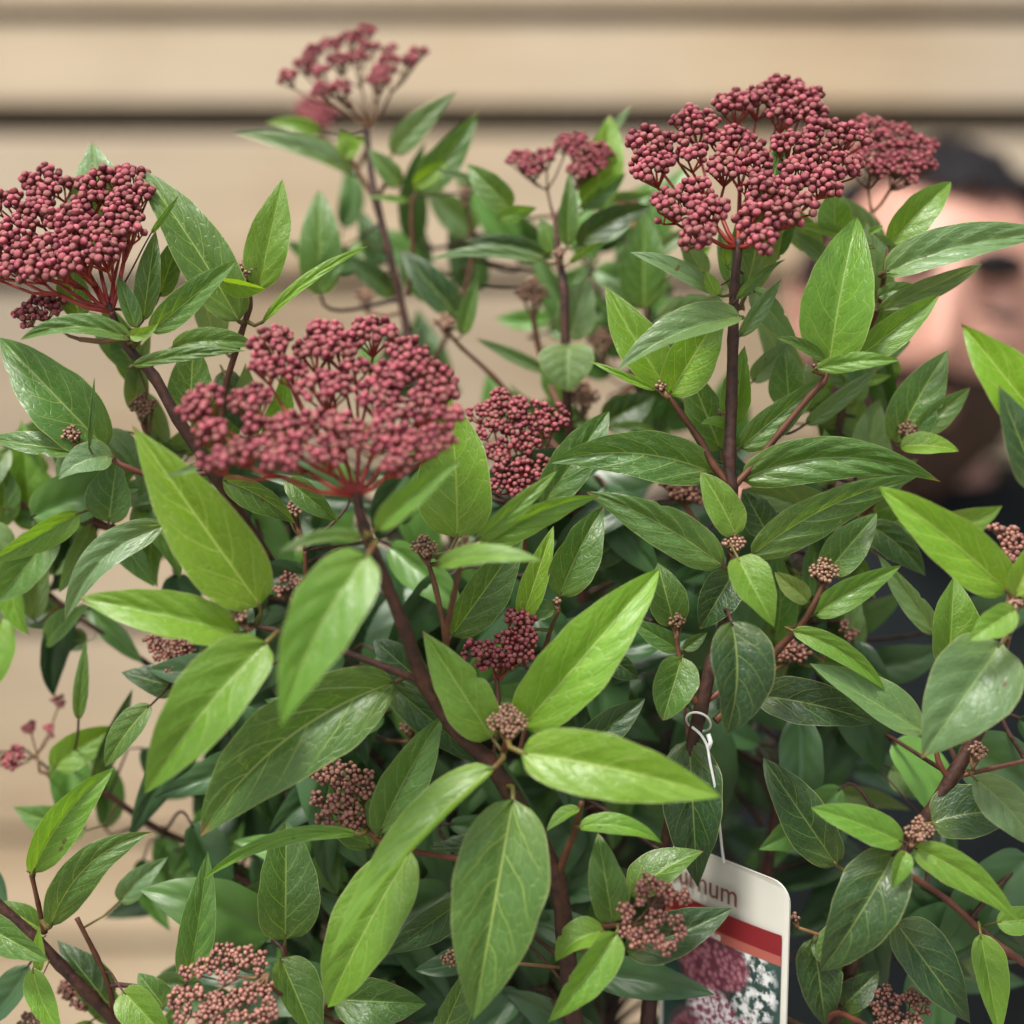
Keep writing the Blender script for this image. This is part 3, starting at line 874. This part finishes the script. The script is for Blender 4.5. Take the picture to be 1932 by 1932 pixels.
head((205,1905), .54, [(130,1862,24),(165,1866,26),(150,1886,24),(180,1880,20)], 4.6, DUSK)
head((100,1960), .53, [(60,1926,26),(85,1935,20)], 4.6, BROWN)
head((75,1455), .57, [(20,1432,22),(30,1420,18),(55,1372,16),(108,1322,16),(95,1376,12)], 5.2, PINKD)
head((1290,945), .54, [(1268,912,24),(1292,918,24),(1305,935,20),(1280,930,22)], 5.4, DUSK)
head((1480,1255), .53, [(1490,1222,20),(1510,1230,20),(1478,1235,18)], 5.0, DUSK)
head((1610,1260), .53, [(1595,1180,16),(1610,1195,14),(1635,1285,10),(1655,1300,10)], 5.0, DUSK)
head((548,1130), .53, [(540,1085,22),(560,1100,20),(530,1110,18)], 5.0, DUSK)
head((300,1040), .58, [(250,1040,26),(280,1030,22),(300,1045,20)], 5.0, DUSK)
head((1190,395), .64, [(1165,375,18),(1195,370,18),(1180,385,16)], 5.0, PINKD)
head((1420,1880), .55, [(1395,1845,20)], 5.0, BROWN)

def knob(x, y, r, d, sx, sy, br=4.3, mats=BROWN):
    r *= 1.1
    head((sx, sy), d, [(x, y, r * .62), (x - r * .45, y + r * .05, r * .5), (x + r * .45, y + r * .05, r * .5), (x, y - r * .35, r * .5), (x + r * .1, y + r * .4, r * .45)],
         br, mats, axis=(0, -.75, .66), dense=1.5, name='bud_cluster', flat=.6)
for k in [(135,818,22,.496,165,855),(115,925,28,.54,145,965),(270,765,30,.53,280,820),(465,505,24,.508,468,545),(550,962,22,.511,572,1020),(450,1158,22,.466,470,1190),(800,1030,28,.481,808,1065),(878,1024,19,.46,872,1062),(958,1360,40,.466,955,1400),(838,605,22,.589,848,635),(1005,550,36,.60,1005,600),(1247,728,13,.497,1262,752),(1365,778,16,.505,1370,810),(1385,1022,26,.486,1386,1055),(1278,1172,20,.50,1277,1205),(1555,1076,32,.502,1555,1110),(1713,808,22,.526,1710,838),(1915,1138,18,.468,1918,1160),(1735,1565,30,.472,1718,1598),(1845,1415,22,.485,1835,1450),(1050,1135,10,.50,1054,1150),(1055,475,14,.567,1058,495),(1100,745,34,.58,1098,790),(877,363,16,.63,880,390),(688,555,22,.64,695,590),(770,1370,20,.53,780,1400),(850,1808,22,.495,885,1800),(1500,1730,11,.505,1505,1750),(1135,640,30,.62,1140,690),(60,1642,10,.497,62,1660),(1540,690,9,.492,1553,705)]:
    knob(*k)

buds = []
for hi, h in enumerate(HEADS):
    rr = random.Random(100 + hi)
    d = h['d']; k = mpp(d)
    hub = at(*h['hub'], d); h['hub3'] = hub
    A = h['axis']
    # a gently domed surface through the clusters: a plane tilted back from the viewer
    cxm = sum(c[0] for c in h['cl']) / len(h['cl']); cym = sum(c[1] for c in h['cl']) / len(h['cl'])
    C0 = at(cxm, cym, d + (.0 if h['name'] == 'flower_head' else 0))
    placed = []
    h['hubs'] = []
    for (cx, cy, cr) in h['cl']:
        rv = ray(cx, cy)
        den = rv.dot(A)
        tpl = (C0 - CAM).dot(A) / den if abs(den) > .12 else d
        tpl = max(d - .022, min(d + .022, d + (tpl - d) * h['flat'] * 1.6))
        C = CAM + rv * tpl
        out = (C - C0); out -= A * out.dot(A)
        n = (A + out * (6.0 if h['name'] == 'flower_head' else 18.)).normalized()
        Rr = cr * h['cs'] * mpp(tpl); br = h['br'] * k
        e1 = n.orthogonal().normalized(); e2 = n.cross(e1)
        chub = C - n * Rr * 1.05 + (hub - C).normalized() * Rr * .25
        mine = []; subs = []
        clump = h['name'] == 'flower_head'
        for _ in range(240):
            a = rr.uniform(0, 2 * math.pi); q = math.sqrt(rr.random())
            c = C + (e1 * math.cos(a) + e2 * math.sin(a)) * (q * max(Rr - .9 * br, .3 * Rr)) + n * (Rr * (.32 * (1 - q * q)) + rr.gauss(0, .30) * br)
            if not clump:
                if all((c - o).length > h['dense'] * br for o in mine) and all((c - o).length > 1.35 * br for o in placed):
                    mine.append(c); buds.append((br / (c - CAM).dot(FWD), hi, c, br * rr.uniform(.7, 1.1), ((c - chub).normalized() + n * .5).normalized()))
                continue
            if any((c - o).length < 2.3 * br * h['dense'] / 1.62 for o in subs): continue
            subs.append(c)
            nn = ((c - chub).normalized() * .7 + n * .6).normalized()
            f1 = nn.orthogonal().normalized(); f2 = nn.cross(f1)
            m_n = rr.choice((3, 4, 4, 5)); a0 = rr.uniform(0, 6.28)
            cand = [c + nn * br * rr.uniform(.25, .6)] + [c + (f1 * math.cos(a0 + 6.283 * z_ / m_n) + f2 * math.sin(a0 + 6.283 * z_ / m_n)) * br * rr.uniform(1.15, 1.45) - nn * br * rr.uniform(.1, .6) for z_ in range(m_n)]
            for p in cand:
                if any((p - o).length < 1.22 * br for o in mine) or any((p - o).length < 1.1 * br for o in placed): continue
                mine.append(p)
                b = br * rr.choice((1.02, .95, .88, .8, .7)) * rr.uniform(.94, 1.06)
                up = (p - (c - nn * br * 2.2)).normalized()
                buds.append((b / (p - CAM).dot(FWD), hi, p, b, (up + Vector((rr.gauss(0, .15), rr.gauss(0, .15), rr.gauss(0, .15)))).normalized()))
        placed += mine
        h['hubs'].append((chub, mine, Rr)); h.setdefault('subs', []).append([(c, c - n * br * 2.4) for c in subs])
buds.sort(key=lambda b: -b[0])
single = buds[:300]; rest = buds[300:]
BUDMESH = {}
head_obj = []
for hi, h in enumerate(HEADS):
    k = mpp(h['d']); br = h['br'] * k
    m = MB()
    hub = h['hub3']
    (q, r), dist = nearest_stem(hub)
    if dist > .001:
        mid = (hub + q) / 2 + FWD * dist * .08 - Vector((0, 0, dist * .05))
        m.tube([hub, mid, q], [br * .75, br * .8, br * .85], 8)
    big = h['name'] == 'flower_head'
    groups = {}
    if big:
        alive = [(math.atan2((c - hub).dot(RGT), (c - hub).dot(UPV)), c) for c, mine, Rr in h['hubs'] if mine]
        alive.sort(key=lambda q: q[0])
        ng = max(1, round(len(alive) / 3.6))
        for gi in range(ng):
            grp = [c for _, c in alive[gi * len(alive) // ng:(gi + 1) * len(alive) // ng]]
            if not grp: continue
            mean = sum(grp, Vector()) / len(grp)
            shortest = min((c - hub).length for c in grp)
            node = hub + (mean - hub).normalized() * min(shortest * .75, (mean - hub).length * .6)
            m.tube([hub, (hub + node) / 2 - Vector((0, 0, .04)) * (node - hub).length * 2, node], [br * .58, br * .50, br * .46], 8)
            for c in grp: groups[tuple(c)] = node
    for ci, (chub, mine, Rr) in enumerate(h['hubs']):
        if not mine: continue
        if big:
            for c, sb in h['subs'][ci]: m.tube([chub, (chub + sb) / 2, sb], [br * .28, br * .25, br * .24], 5, 0, False)
        vv = chub - hub
        mid = hub + vv * .55 - Vector((0, 0, 1)) * vv.length * .10
        if big:
            nd = groups[tuple(chub)]
            m.tube([nd, (nd + chub) / 2 - Vector((0, 0, .08)) * (chub - nd).length, chub], [br * .38, br * .33, br * .30], 7)
        else:
            m.tube([hub, mid, chub], [br * .8, br * .7, br * .6], 6)
        # small sub-stalks: gather buds by angle
        for p in mine:
            if big and h['subs'][ci]:
                sc_ = min(h['subs'][ci], key=lambda q: (q[0] - p).length)[1]
                m.tube([sc_, (sc_ + p) / 2, p], [br * .20, br * .18, br * .22], 4, 0, False); continue
            e = p - (p - chub).normalized() * br * .5
            m.tube([chub, (chub * .5 + e * .5), e], [br * .22, br * .19, br * .22], 4, 0, False)
    o = link(h['name'], m.mesh(h['name']), None, (h['mats'][2],)); adopt(o, shrub); head_obj.append(o)
def bud_matrix(p, b, nrm):
    return Matrix.Translation(p) @ nrm.to_track_quat('Z', 'Y').to_matrix().to_4x4() @ Matrix.Scale(b, 4)
for bi, (s_, hi, p, b, nrm) in enumerate(single):
    var = bi % 4; key = (HEADS[hi]['mats'][0].name, var)
    if key not in BUDMESH:
        mb = MB(); mb.add(*PROTO[var], Matrix.Identity(4)); me = mb.mesh('bud')
        [me.materials.append(x) for x in (HEADS[hi]['mats'][0], HEADS[hi]['mats'][1], M_TIPB if HEADS[hi]['mats'][0] is M_BUDB else M_TIPD if HEADS[hi]['mats'][0] is M_BUDP else M_TIP)]; BUDMESH[key] = me
    o = bpy.data.objects.new('bud', BUDMESH[key]); COL.objects.link(o)
    o.parent = head_obj[hi]
    o.matrix_parent_inverse = Matrix.Identity(4)
    # the head mesh is stored in world coordinates relative to the shrub's base
    o.matrix_basis = bud_matrix(p, b, nrm)
by = {}
for s_, hi, p, b, nrm in rest: by.setdefault(hi, []).append((p, b, nrm))
for hi, lst in by.items():
    mb = MB()
    for bi, (p, b, nrm) in enumerate(lst): mb.add(*PROTO[bi % 4], bud_matrix(p, b, nrm))
    me = mb.mesh('buds'); [me.materials.append(x) for x in (HEADS[hi]['mats'][0], HEADS[hi]['mats'][1], M_TIPB if HEADS[hi]['mats'][0] is M_BUDB else M_TIPD if HEADS[hi]['mats'][0] is M_BUDP else M_TIP)]
    o = bpy.data.objects.new('buds', me); COL.objects.link(o); o.parent = head_obj[hi]; o['kind'] = 'stuff'

# ------------------------------------------------------------------ plant label
M_CARD = simple('label_card', (.56, .545, .48), (.62, .60, .54), 30, .45, .4, .05, .0002, 0)
M_RED = simple('label_red', (.17, .010, .014), (.20, .013, .017), 40, .45, .4, .03, .0002, 0)
M_SALMON = simple('label_salmon', (.32, .085, .065), (.35, .10, .075), 40, .45, .4, .03, .0002, 0)
M_INK = simple('label_ink', (.16, .055, .04), (.18, .06, .05), 40, .5, .3, .03, .0002, 0)
M_WHITE = simple('label_white', (.72, .72, .70), (.78, .78, .76), 40, .45, .4, .03, .0002, 0)
def picture_material():
    t = NT('label_picture')
    tc = t.node('TexCoord').outputs['Object']
    mp = t.node('Mapping'); t.link(tc, mp.inputs[0]); mp.inputs['Scale'].default_value = (1, 1, 1)
    n0 = t.noise(mp.outputs[0], 70, 3, .6)
    bgc = t.mix(t.rng(n0.outputs['Fac'], .35, .65, 0, 1), (.008, .022, .022, 1), (.03, .075, .06, 1))
    ob = t.node('SeparateXYZ'); t.link(tc, ob.inputs[0])
    def blob(cx, cz, rx, rz, soft=.35):
        a = t.math('POWER', t.math('DIVIDE', t.math('SUBTRACT', ob.outputs[0], cx), rx), 2.0)
        b = t.math('POWER', t.math('DIVIDE', t.math('SUBTRACT', ob.outputs[2], cz), rz), 2.0)
        dd = t.math('ADD', t.math('ADD', a, b), t.math('MULTIPLY_ADD', n0.outputs['Fac'], 1.6, -.8))
        return t.rng(dd, 1 - soft, 1 + soft, 1, 0)
    vo = t.node('TexVoronoi'); t.link(tc, vo.inputs['Vector']); vo.inputs['Scale'].default_value = 520
    pink = t.mix(t.rng(vo.outputs['Distance'], .1, .7, 0, 1), (.42, .17, .21, 1), (.12, .03, .05, 1))
    vo2 = t.node('TexVoronoi'); t.link(tc, vo2.inputs['Vector']); vo2.inputs['Scale'].default_value = 420; vo2.inputs['Randomness'].default_value = 1.0
    wht = t.mix(t.rng(vo2.outputs['Distance'], .25, .6, 0, 1), (.70, .66, .66, 1), (.25, .05, .10, 1))
    n2 = t.noise(tc, 300, 3, .6)
    n3 = t.noise(tc, 520, 3, .65)
    wht = t.mix(t.rng(n3.outputs['Fac'], .46, .54, 0, 1), (.22, .035, .075, 1), (.72, .68, .69, 1))
    petals = t.math('MULTIPLY', t.rng(n2.outputs['Fac'], .46, .58, 0, 1), blob(.014, -.036, .009, .013))
    c = t.mix(petals, bgc, (.62, .63, .62, 1))
    c = t.mix(blob(-.006, -.035, .012, .0105), c, pink)
    c = t.mix(blob(.006, -.033, .0065, .007), c, pink)
    c = t.mix(blob(-.002, -.051, .010, .008), c, wht)
    c = t.mix(blob(.014, -.054, .007, .006), c, wht)
    c = t.mix(blob(-.012, -.066, .010, .012), c, pink)
    b = t.bsdf(c, .35, .5)
    return t.done(b.outputs[0])
M_PIC = picture_material()
# card plane: top-right corner nearer than top-left, both at the same height
dTR = .492
TR = at(1484, 1672, dTR)
rT = ray(1243, 1577); dTL = (TR.z - CAM.z) / rT.z
TL = CAM + rT * dTL
ex = (TR - TL); CW = ex.length; ex.normalize()
ey = Vector((0, 0, 1)); ez = ex.cross(ey)            # ex right, ey up, ez towards the back
if ez.dot(FWD) < 0: ez = -ez
Mc = Matrix(((ex.x, ez.x, ey.x, 0), (ex.y, ez.y, ey.y, 0), (ex.z, ez.z, ey.z, 0), (0, 0, 0, 1)))
Ctop = (TL + TR) / 2
Mc = Matrix.Translation(Ctop) @ Mc
tag = empty('plant_label', Ctop, 'white plastic plant tag with red stripe and flower picture hanging by a loop', 'plant label')
tag.matrix_world = Mc
CH = CW * 1.9; RC = .0065
def rounded(w2, z1, z0, rc, top=True):
    pts = []
    for cx, cz, a0 in ((w2 - rc, z1 - rc, 0), (-w2 + rc, z1 - rc, 90), (-w2 + rc, z0 + rc, 180), (w2 - rc, z0 + rc, 270)):
        for k in range(7):
            a = R(a0 + 15 * k); pts.append((cx + rc * math.cos(a), cz + rc * math.sin(a)))
    return pts
def slab(name, pts, y0, y1, mat):
    bm = bmesh.new()
    def bend(x, z, y): return (x, y + 2.2 * x * x, z)
    A_ = [bm.verts.new(bend(x, z, y0)) for x, z in pts]; B_ = [bm.verts.new(bend(x, z, y1)) for x, z in pts]
    bm.faces.new(A_); bm.faces.new(list(reversed(B_)))
    n = len(pts)
    for i in range(n): bm.faces.new((A_[i], B_[i], B_[(i + 1) % n], A_[(i + 1) % n]))
    bmesh.ops.recalc_face_normals(bm, faces=bm.faces)
    me = bpy.data.meshes.new(name); bm.to_mesh(me); bm.free()
    return link(name, me, tag, (mat,))
hw = CW / 2
slab('card', rounded(hw, 0, -CH, RC), 0, .0006, M_CARD)
def strip(name, x0, x1, z0, z1, y, mat):
    n = 14; m = MB()
    for i in range(n + 1):
        x = x0 + (x1 - x0) * i / n
        for z in (z0, z1):
            m.v.append(Vector((x, y + 2.2 * x * x, z)))
    for i in range(n): m.f.append((2 * i, 2 * i + 2, 2 * i + 3, 2 * i + 1)); m.m.append(0)
    return link(name, m.mesh(name), tag, (mat,))
px2m = CW / 258.0
z_red = -.0165
inset = .0021
strip('red_stripe', -hw + inset, hw - inset, z_red - .0067, z_red, -.0003, M_RED)
strip('salmon_stripe', -hw + inset, hw - inset, z_red - .0098, z_red - .0067, -.0003, M_SALMON)
pic = strip('printed_picture', -hw + inset, hw - inset, -CH + .004, z_red - .0098, -.0003, M_PIC)
def text(name, s, size, x, z, mat, align='LEFT'):
    cu = bpy.data.curves.new(name, 'FONT'); cu.body = s; cu.size = size; cu.extrude = .00005; cu.align_x = align; cu.offset = .00004
    tmp = bpy.data.objects.new('tmp_text', cu); COL.objects.link(tmp)
    dg = bpy.context.evaluated_depsgraph_get()
    me = bpy.data.meshes.new_from_object(tmp.evaluated_get(dg))
    bpy.data.objects.remove(tmp)
    for v in me.vertices:
        X, Y = v.co.x + x, v.co.y + z
        v.co = (X, -.0004 + v.co.z + 2.2 * X * X, Y)
    me.materials.clear()
    return link(name, me, tag, (mat,))
text('lettering', 'viburnum', .0098, hw * .30, -.0128, M_INK, 'RIGHT')
text('lettering', 'tinus', .0034, hw * .05, z_red - .0092, M_WHITE, 'RIGHT')
# eyelet and loop tie round the stem
Mi = Mc.inverted()
m = MB()
sp_ = at(1318, 1362, .497); lc = [] 
for k in range(25):
    a = 2 * math.pi * k / 24
    lc.append(sp_ + RGT * (.0036 * math.cos(a)) + FWD * (.0042 * math.sin(a)) + Vector((0, 0, -.0032 * math.sin(a) * 1.0 - .0012 * math.cos(a))))
m.tube([Mi @ p for p in lc], .00036, 8)
a0 = at(1326, 1378, .489); b0 = at(1360, 1612, .496)
pth = smooth_path([tuple(at(1306, 1372, .4905)), tuple(at(1322, 1386, .4885)), tuple(at(1334, 1408, .4885)), tuple(at(1340, 1440, .489)), tuple(at(1350, 1490, .491)), tuple(at(1357, 1550, .497)), tuple(at(1362, 1600, .508)), tuple(at(1366, 1628, .5105))], 5)
m.tube([Mi @ Vector(p) for p in pth], .00040, 8)
m.tube([Mi @ at(1336, 1385, .489), Mi @ at(1341, 1400, .4885), Mi @ at(1336, 1412, .489)], .0007, 8)
link('loop_tie', m.mesh('loop_tie'), tag, (M_WHITE,))

# ------------------------------------------------------------------ person standing behind the shrub
PD = 1.07
HC = at(1745, 606, PD)
M_SKIN = simple('skin', (.42, .21, .15), (.50, .265, .20), 25, .5, .4, .1, .001, 0)
M_HAIR = simple('hair_dark', (.006, .006, .008), (.016, .013, .013), 90, .7, .12, .5, .003, 0)
M_BEARD = simple('beard_brown', (.028, .015, .010), (.060, .034, .024), 120, .7, .25, .5, .002, 0)
M_SHIRT = simple('shirt_dark', (.003, .005, .006), (.007, .010, .011), 40, .85, .2, .4, .003, 0)
M_TROUS = simple('trousers_dark', (.012, .013, .018), (.022, .024, .03), 60, .85, .2, .3, .002, 0)
M_SHOE = simple('shoe_leather', (.02, .014, .010), (.04, .028, .02), 60, .5, .4, .2, .002, 0)
M_EYE = simple('eye_white', (.6, .58, .55), (.66, .64, .60), 40, .2, .5, 0, .001, 0)
M_IRIS = simple('iris_brown', (.03, .015, .01), (.05, .03, .02), 40, .2, .5, 0, .001, 0)
feet = Vector((HC.x + .02, HC.y + .02, 0))
person = empty('person', feet, 'person with dark hair and beard in a dark top, blurred behind the shrub', 'person')
def gs(x, c, s): return math.exp(-((x - c) / s) ** 2)
def head_pt(az, el, off=0.0):
    """az 0 faces -y (the camera); el -90..90"""
    dx = math.sin(az) * math.cos(el); dy = -math.cos(az) * math.cos(el); dz = math.sin(el)
    x, y, z = dx * (.077 + off), dy * (.094 + off), dz * ((.117 if dz < 0 else .100) + off)
    jaw = max(0.0, min(1.0, (-.015 - z) / .09)); x *= 1 - .30 * jaw * jaw
    if dy > 0 and z < -.02: y *= 1 - .35 * min(1, (-.02 - z) / .08)
    if dy < 0:
        f = max(0, -dy)
        ax = abs(x)
        h = .021 * gs(x, 0, .011) * gs(z, -.026, .017) + .012 * gs(x, 0, .008) * gs(z, .000, .024)
        h += .005 * gs(ax, .030, .020) * gs(z, .030, .008) - .012 * gs(ax, .031, .013) * gs(z, .012, .010)
        h += .005 * gs(ax, .040, .018) * gs(z, -.018, .018) + .006 * gs(x, 0, .020) * gs(z, -.060, .007) - .004 * gs(x, 0, .024) * gs(z, -.0535, .003)
        h += .008 * gs(x, 0, .022) * gs(z, -.095, .014) + .004 * gs(z, .07, .03) * f
        y -= h * f ** .5
    return Vector((x, y, z))
HROT = Matrix.Rotation(R(9), 4, 'Y') @ Matrix.Rotation(R(-6), 4, 'X') @ Matrix.Rotation(R(-8), 4, 'Z')
HM = Matrix.Translation(HC) @ HROT
def head_grid(cond, off, name, mat, parent, jitter=0.0):
    m = MB(); na, ne = 72, 54; idx = {}
    for i in range(ne + 1):
        for j in range(na):
            az = -math.pi + 2 * math.pi * j / na; el = -math.pi / 2 + math.pi * i / ne
            o_ = off(az, el) if callable(off) else off
            p = head_pt(az, el, o_ + jitter * noise.noise(Vector((az * 6, el * 9, 3))))
            idx[i, j] = len(m.v); m.v.append(HM @ p)
    for i in range(ne):
        for j in range(na):
            az = -math.pi + 2 * math.pi * (j + .5) / na; el = -math.pi / 2 + math.pi * (i + .5) / ne
            if cond(az, el):
                m.f.append((idx[i, j], idx[i, (j + 1) % na], idx[i + 1, (j + 1) % na], idx[i + 1, j])); m.m.append(0)
    me = m.mesh(name)
    bm = bmesh.new(); bm.from_mesh(me)
    bmesh.ops.delete(bm, geom=[v for v in bm.verts if not v.link_faces], context='VERTS')
    bmesh.ops.remove_doubles(bm, verts=bm.verts, dist=1e-5)
    bm.to_mesh(me); bm.free()
    if parent is None: return me
    o = link(name, me, None, (mat,)); adopt(o, parent); return o
def skin_mesh(verts, edges, radii, root=0, levels=2):
    me = bpy.data.meshes.new('skel'); me.from_pydata([tuple(v) for v in verts], edges, [])
    o = bpy.data.objects.new('skel', me); COL.objects.link(o)
    md = o.modifiers.new('skin', 'SKIN'); md.use_smooth_shade = True
    lay = me.skin_vertices[0].data if me.skin_vertices else None
    if lay is None:
        bm = bmesh.new(); bm.from_mesh(me); bm.verts.layers.skin.verify(); bm.to_mesh(me); bm.free(); lay = me.skin_vertices[0].data
    for i, r in enumerate(radii):
        lay[i].radius = (r, r) if not isinstance(r, tuple) else r
        lay[i].use_root = (i == root)
    sb = o.modifiers.new('sub', 'SUBSURF'); sb.levels = levels; sb.render_levels = levels
    dg = bpy.context.evaluated_depsgraph_get()
    out = bpy.data.meshes.new_from_object(o.evaluated_get(dg))
    bpy.data.objects.remove(o)
    return out
cx, cy = HC.x, HC.y
zs = HC.z
neck0 = HC + Vector((.004, .030, -.07))
def P3(x, y, z): return Vector((cx + x, cy + .055 + y, z))
H = zs
skv = [P3(0,0,.94), P3(0,0,1.08), P3(0,-.005,1.22), P3(0,.0,H-.185), P3(0,.0,H-.125), neck0,
       P3(.10,0,H-.165), P3(.185,.01,H-.185), P3(.235,.03,H-.50), P3(.245,-.05,H-.74), P3(.245,-.07,H-.82),
       P3(-.10,0,H-.165), P3(-.185,.01,H-.185), P3(-.235,.03,H-.50), P3(-.245,-.05,H-.74), P3(-.245,-.07,H-.82),
       P3(.095,0,.88), P3(.105,-.01,.50), P3(.11,.01,.09), P3(.115,-.10,.04),
       P3(-.095,0,.88), P3(-.105,-.01,.50), P3(-.11,.01,.09), P3(-.115,-.10,.04)]
ske = [(0,1),(1,2),(2,3),(3,4),(4,5),(3,6),(6,7),(7,8),(8,9),(9,10),(3,11),(11,12),(12,13),(13,14),(14,15),(0,16),(16,17),(17,18),(18,19),(0,20),(20,21),(21,22),(22,23)]
skr = [.125,.120,.135,.10,.058,.056,.075,.058,.042,.030,.034,.075,.058,.042,.030,.034,.085,.056,.040,.036,.085,.056,.040,.036]
for sgn, wi in ((1, 10), (-1, 15)):
    for f, (ox, ln) in enumerate(((-.030, .070), (-.012, .085), (.008, .092), (.027, .080))):
        b = len(skv); base = skv[wi] + Vector((0, ox, -.035))
        skv += [base, base + Vector((sgn * .004, -.006, -ln * .5)), base + Vector((-sgn * .010, -.016, -ln))]
        ske += [(wi, b), (b, b + 1), (b + 1, b + 2)]; skr += [.0095, .0088, .0078]
    b = len(skv); base = skv[wi] + Vector((-sgn * .012, -.034, -.012))
    skv += [base, base + Vector((-sgn * .010, -.022, -.030)), base + Vector((-sgn * .012, -.026, -.055))]
    ske += [(wi, b), (b, b + 1), (b + 1, b + 2)]; skr += [.0105, .0095, .0085]
body = skin_mesh(skv, ske, skr)
hd = head_grid(lambda a, e: True, 0.0, 'h', None, None)
bm = bmesh.new(); bm.from_mesh(body); bm.from_mesh(hd)
for sg in (-1, 1):                                   # ears
    r_ = bmesh.ops.create_uvsphere(bm, u_segments=16, v_segments=10, radius=1)
    for v in r_['verts']:
        p = Vector((v.co.x * .009 + sg * .080, v.co.y * .018 + .012, v.co.z * .032 + .002))
        if (v.co.x * sg) > .3 and abs(v.co.z) < .7: p.x -= sg * .005
        p.x += sg * .010 * max(0, v.co.y)
        v.co = HM @ p
bmesh.ops.triangulate(bm, faces=bm.faces)
me = bpy.data.meshes.new('body'); bm.to_mesh(me); bm.free()
tmp = bpy.data.objects.new('tmp', me); COL.objects.link(tmp)
rm = tmp.modifiers.new('r', 'REMESH'); rm.mode = 'VOXEL'; rm.voxel_size = .0052; rm.use_smooth_shade = True
dg = bpy.context.evaluated_depsgraph_get()
bme = bpy.data.meshes.new_from_object(tmp.evaluated_get(dg)); bpy.data.objects.remove(tmp)
bme.polygons.foreach_set('use_smooth', [True] * len(bme.polygons))
bo = link('body', bme, None, (M_SKIN,)); adopt(bo, person)
def hair_cond(az, el):
    a = abs(az)
    line = .84 - .08 * math.cos(az * 2.2) if a < 1.1 else .84 - (a - 1.1) * 1.5
    if 1.15 < a < 1.75: line = min(line, .05 + .2 * abs(a - 1.45))
    return el > max(line, -.55)
head_grid(hair_cond, lambda a, e: .007 + .003 * max(0, e), 'hair', M_HAIR, person, .012)
def beard_cond(az, el):
    a = abs(az)
    if a > 1.35: return False
    top = -.30 - .10 * (1 - a / 1.35) if a > .55 else -.28
    if el > top or el < -1.15: return False
    if a < .24 and -.60 < el < -.43: return False     # mouth
    return True
head_grid(beard_cond, .0055, 'beard', M_BEARD, person, .003)
for sg in (-1, 1):
    for nm, rr_, mt, yo in (('eye', .0118, M_EYE, 0.0), ('upper_eyelid', .0130, M_SKIN, -.0006)):
        bm = bmesh.new(); bmesh.ops.create_uvsphere(bm, u_segments=16, v_segments=10, radius=rr_)
        c = Vector((sg * .031, -.0755 + yo, .010))
        if nm == 'upper_eyelid': bmesh.ops.delete(bm, geom=[v for v in bm.verts if v.co.z < -.0062], context='VERTS')
        for v in bm.verts: v.co = HM @ (v.co + c)
        for f in bm.faces: f.smooth = True
        me = bpy.data.meshes.new(nm); bm.to_mesh(me); bm.free()
        o = link(nm, me, None, (mt,)); adopt(o, person)
    m = MB()
    m.tube([HM @ head_pt(sg * a, .27 + .05 * math.sin((a - .1) * 4), .003) for a in (.14, .24, .36, .48, .60)], [.004, .008, .0085, .007, .003], 8)
    m2 = MB(); m2.tube([HM @ head_pt(sg * a, .015 + .03 * (a - .36) ** 2, .010) for a in (.20, .28, .36, .44, .52)], [.001, .0022, .0025, .0022, .001], 8)
    o = link('eyelashes', m2.mesh('eyelashes'), None, (M_HAIR,)); adopt(o, person)
    o = link('eyebrow', m.mesh('eyebrow'), None, (M_HAIR,)); adopt(o, person)
shv = [skv[i] for i in (0, 1, 2, 3)] + [P3(0, .0, H - .130)] + [skv[i] for i in (6, 7, 8)] + [skv[9]] + [skv[i] for i in (11, 12, 13)] + [skv[14]]
she = [(0,1),(1,2),(2,3),(3,4),(3,5),(5,6),(6,7),(7,8),(3,9),(9,10),(10,11),(11,12)]
shr = [.150,.142,.155,.118,.070,.094,.076,.058,.044,.094,.076,.058,.044]
o = link('shirt', skin_mesh(shv, she, shr), None, (M_SHIRT,)); o.data.polygons.foreach_set('use_smooth', [True] * len(o.data.polygons)); adopt(o, person)
trv = [P3(0,0,.97), P3(0,0,.93), skv[16], skv[17], P3(.11,.01,.11), skv[20], skv[21], P3(-.11,.01,.11)]
tre = [(0,1),(1,2),(2,3),(3,4),(1,5),(5,6),(6,7)]
o = link('trousers', skin_mesh(trv, tre, [.142,.145,.105,.076,.066,.105,.076,.066]), None, (M_TROUS,)); o.data.polygons.foreach_set('use_smooth', [True] * len(o.data.polygons)); adopt(o, person)
for sg in (1, -1):
    o = link('shoe', skin_mesh([P3(sg*.11,.04,.060), P3(sg*.112,-.05,.056), P3(sg*.116,-.14,.050)], [(0,1),(1,2)], [.056,.052,.046]), None, (M_SHOE,)); adopt(o, person)
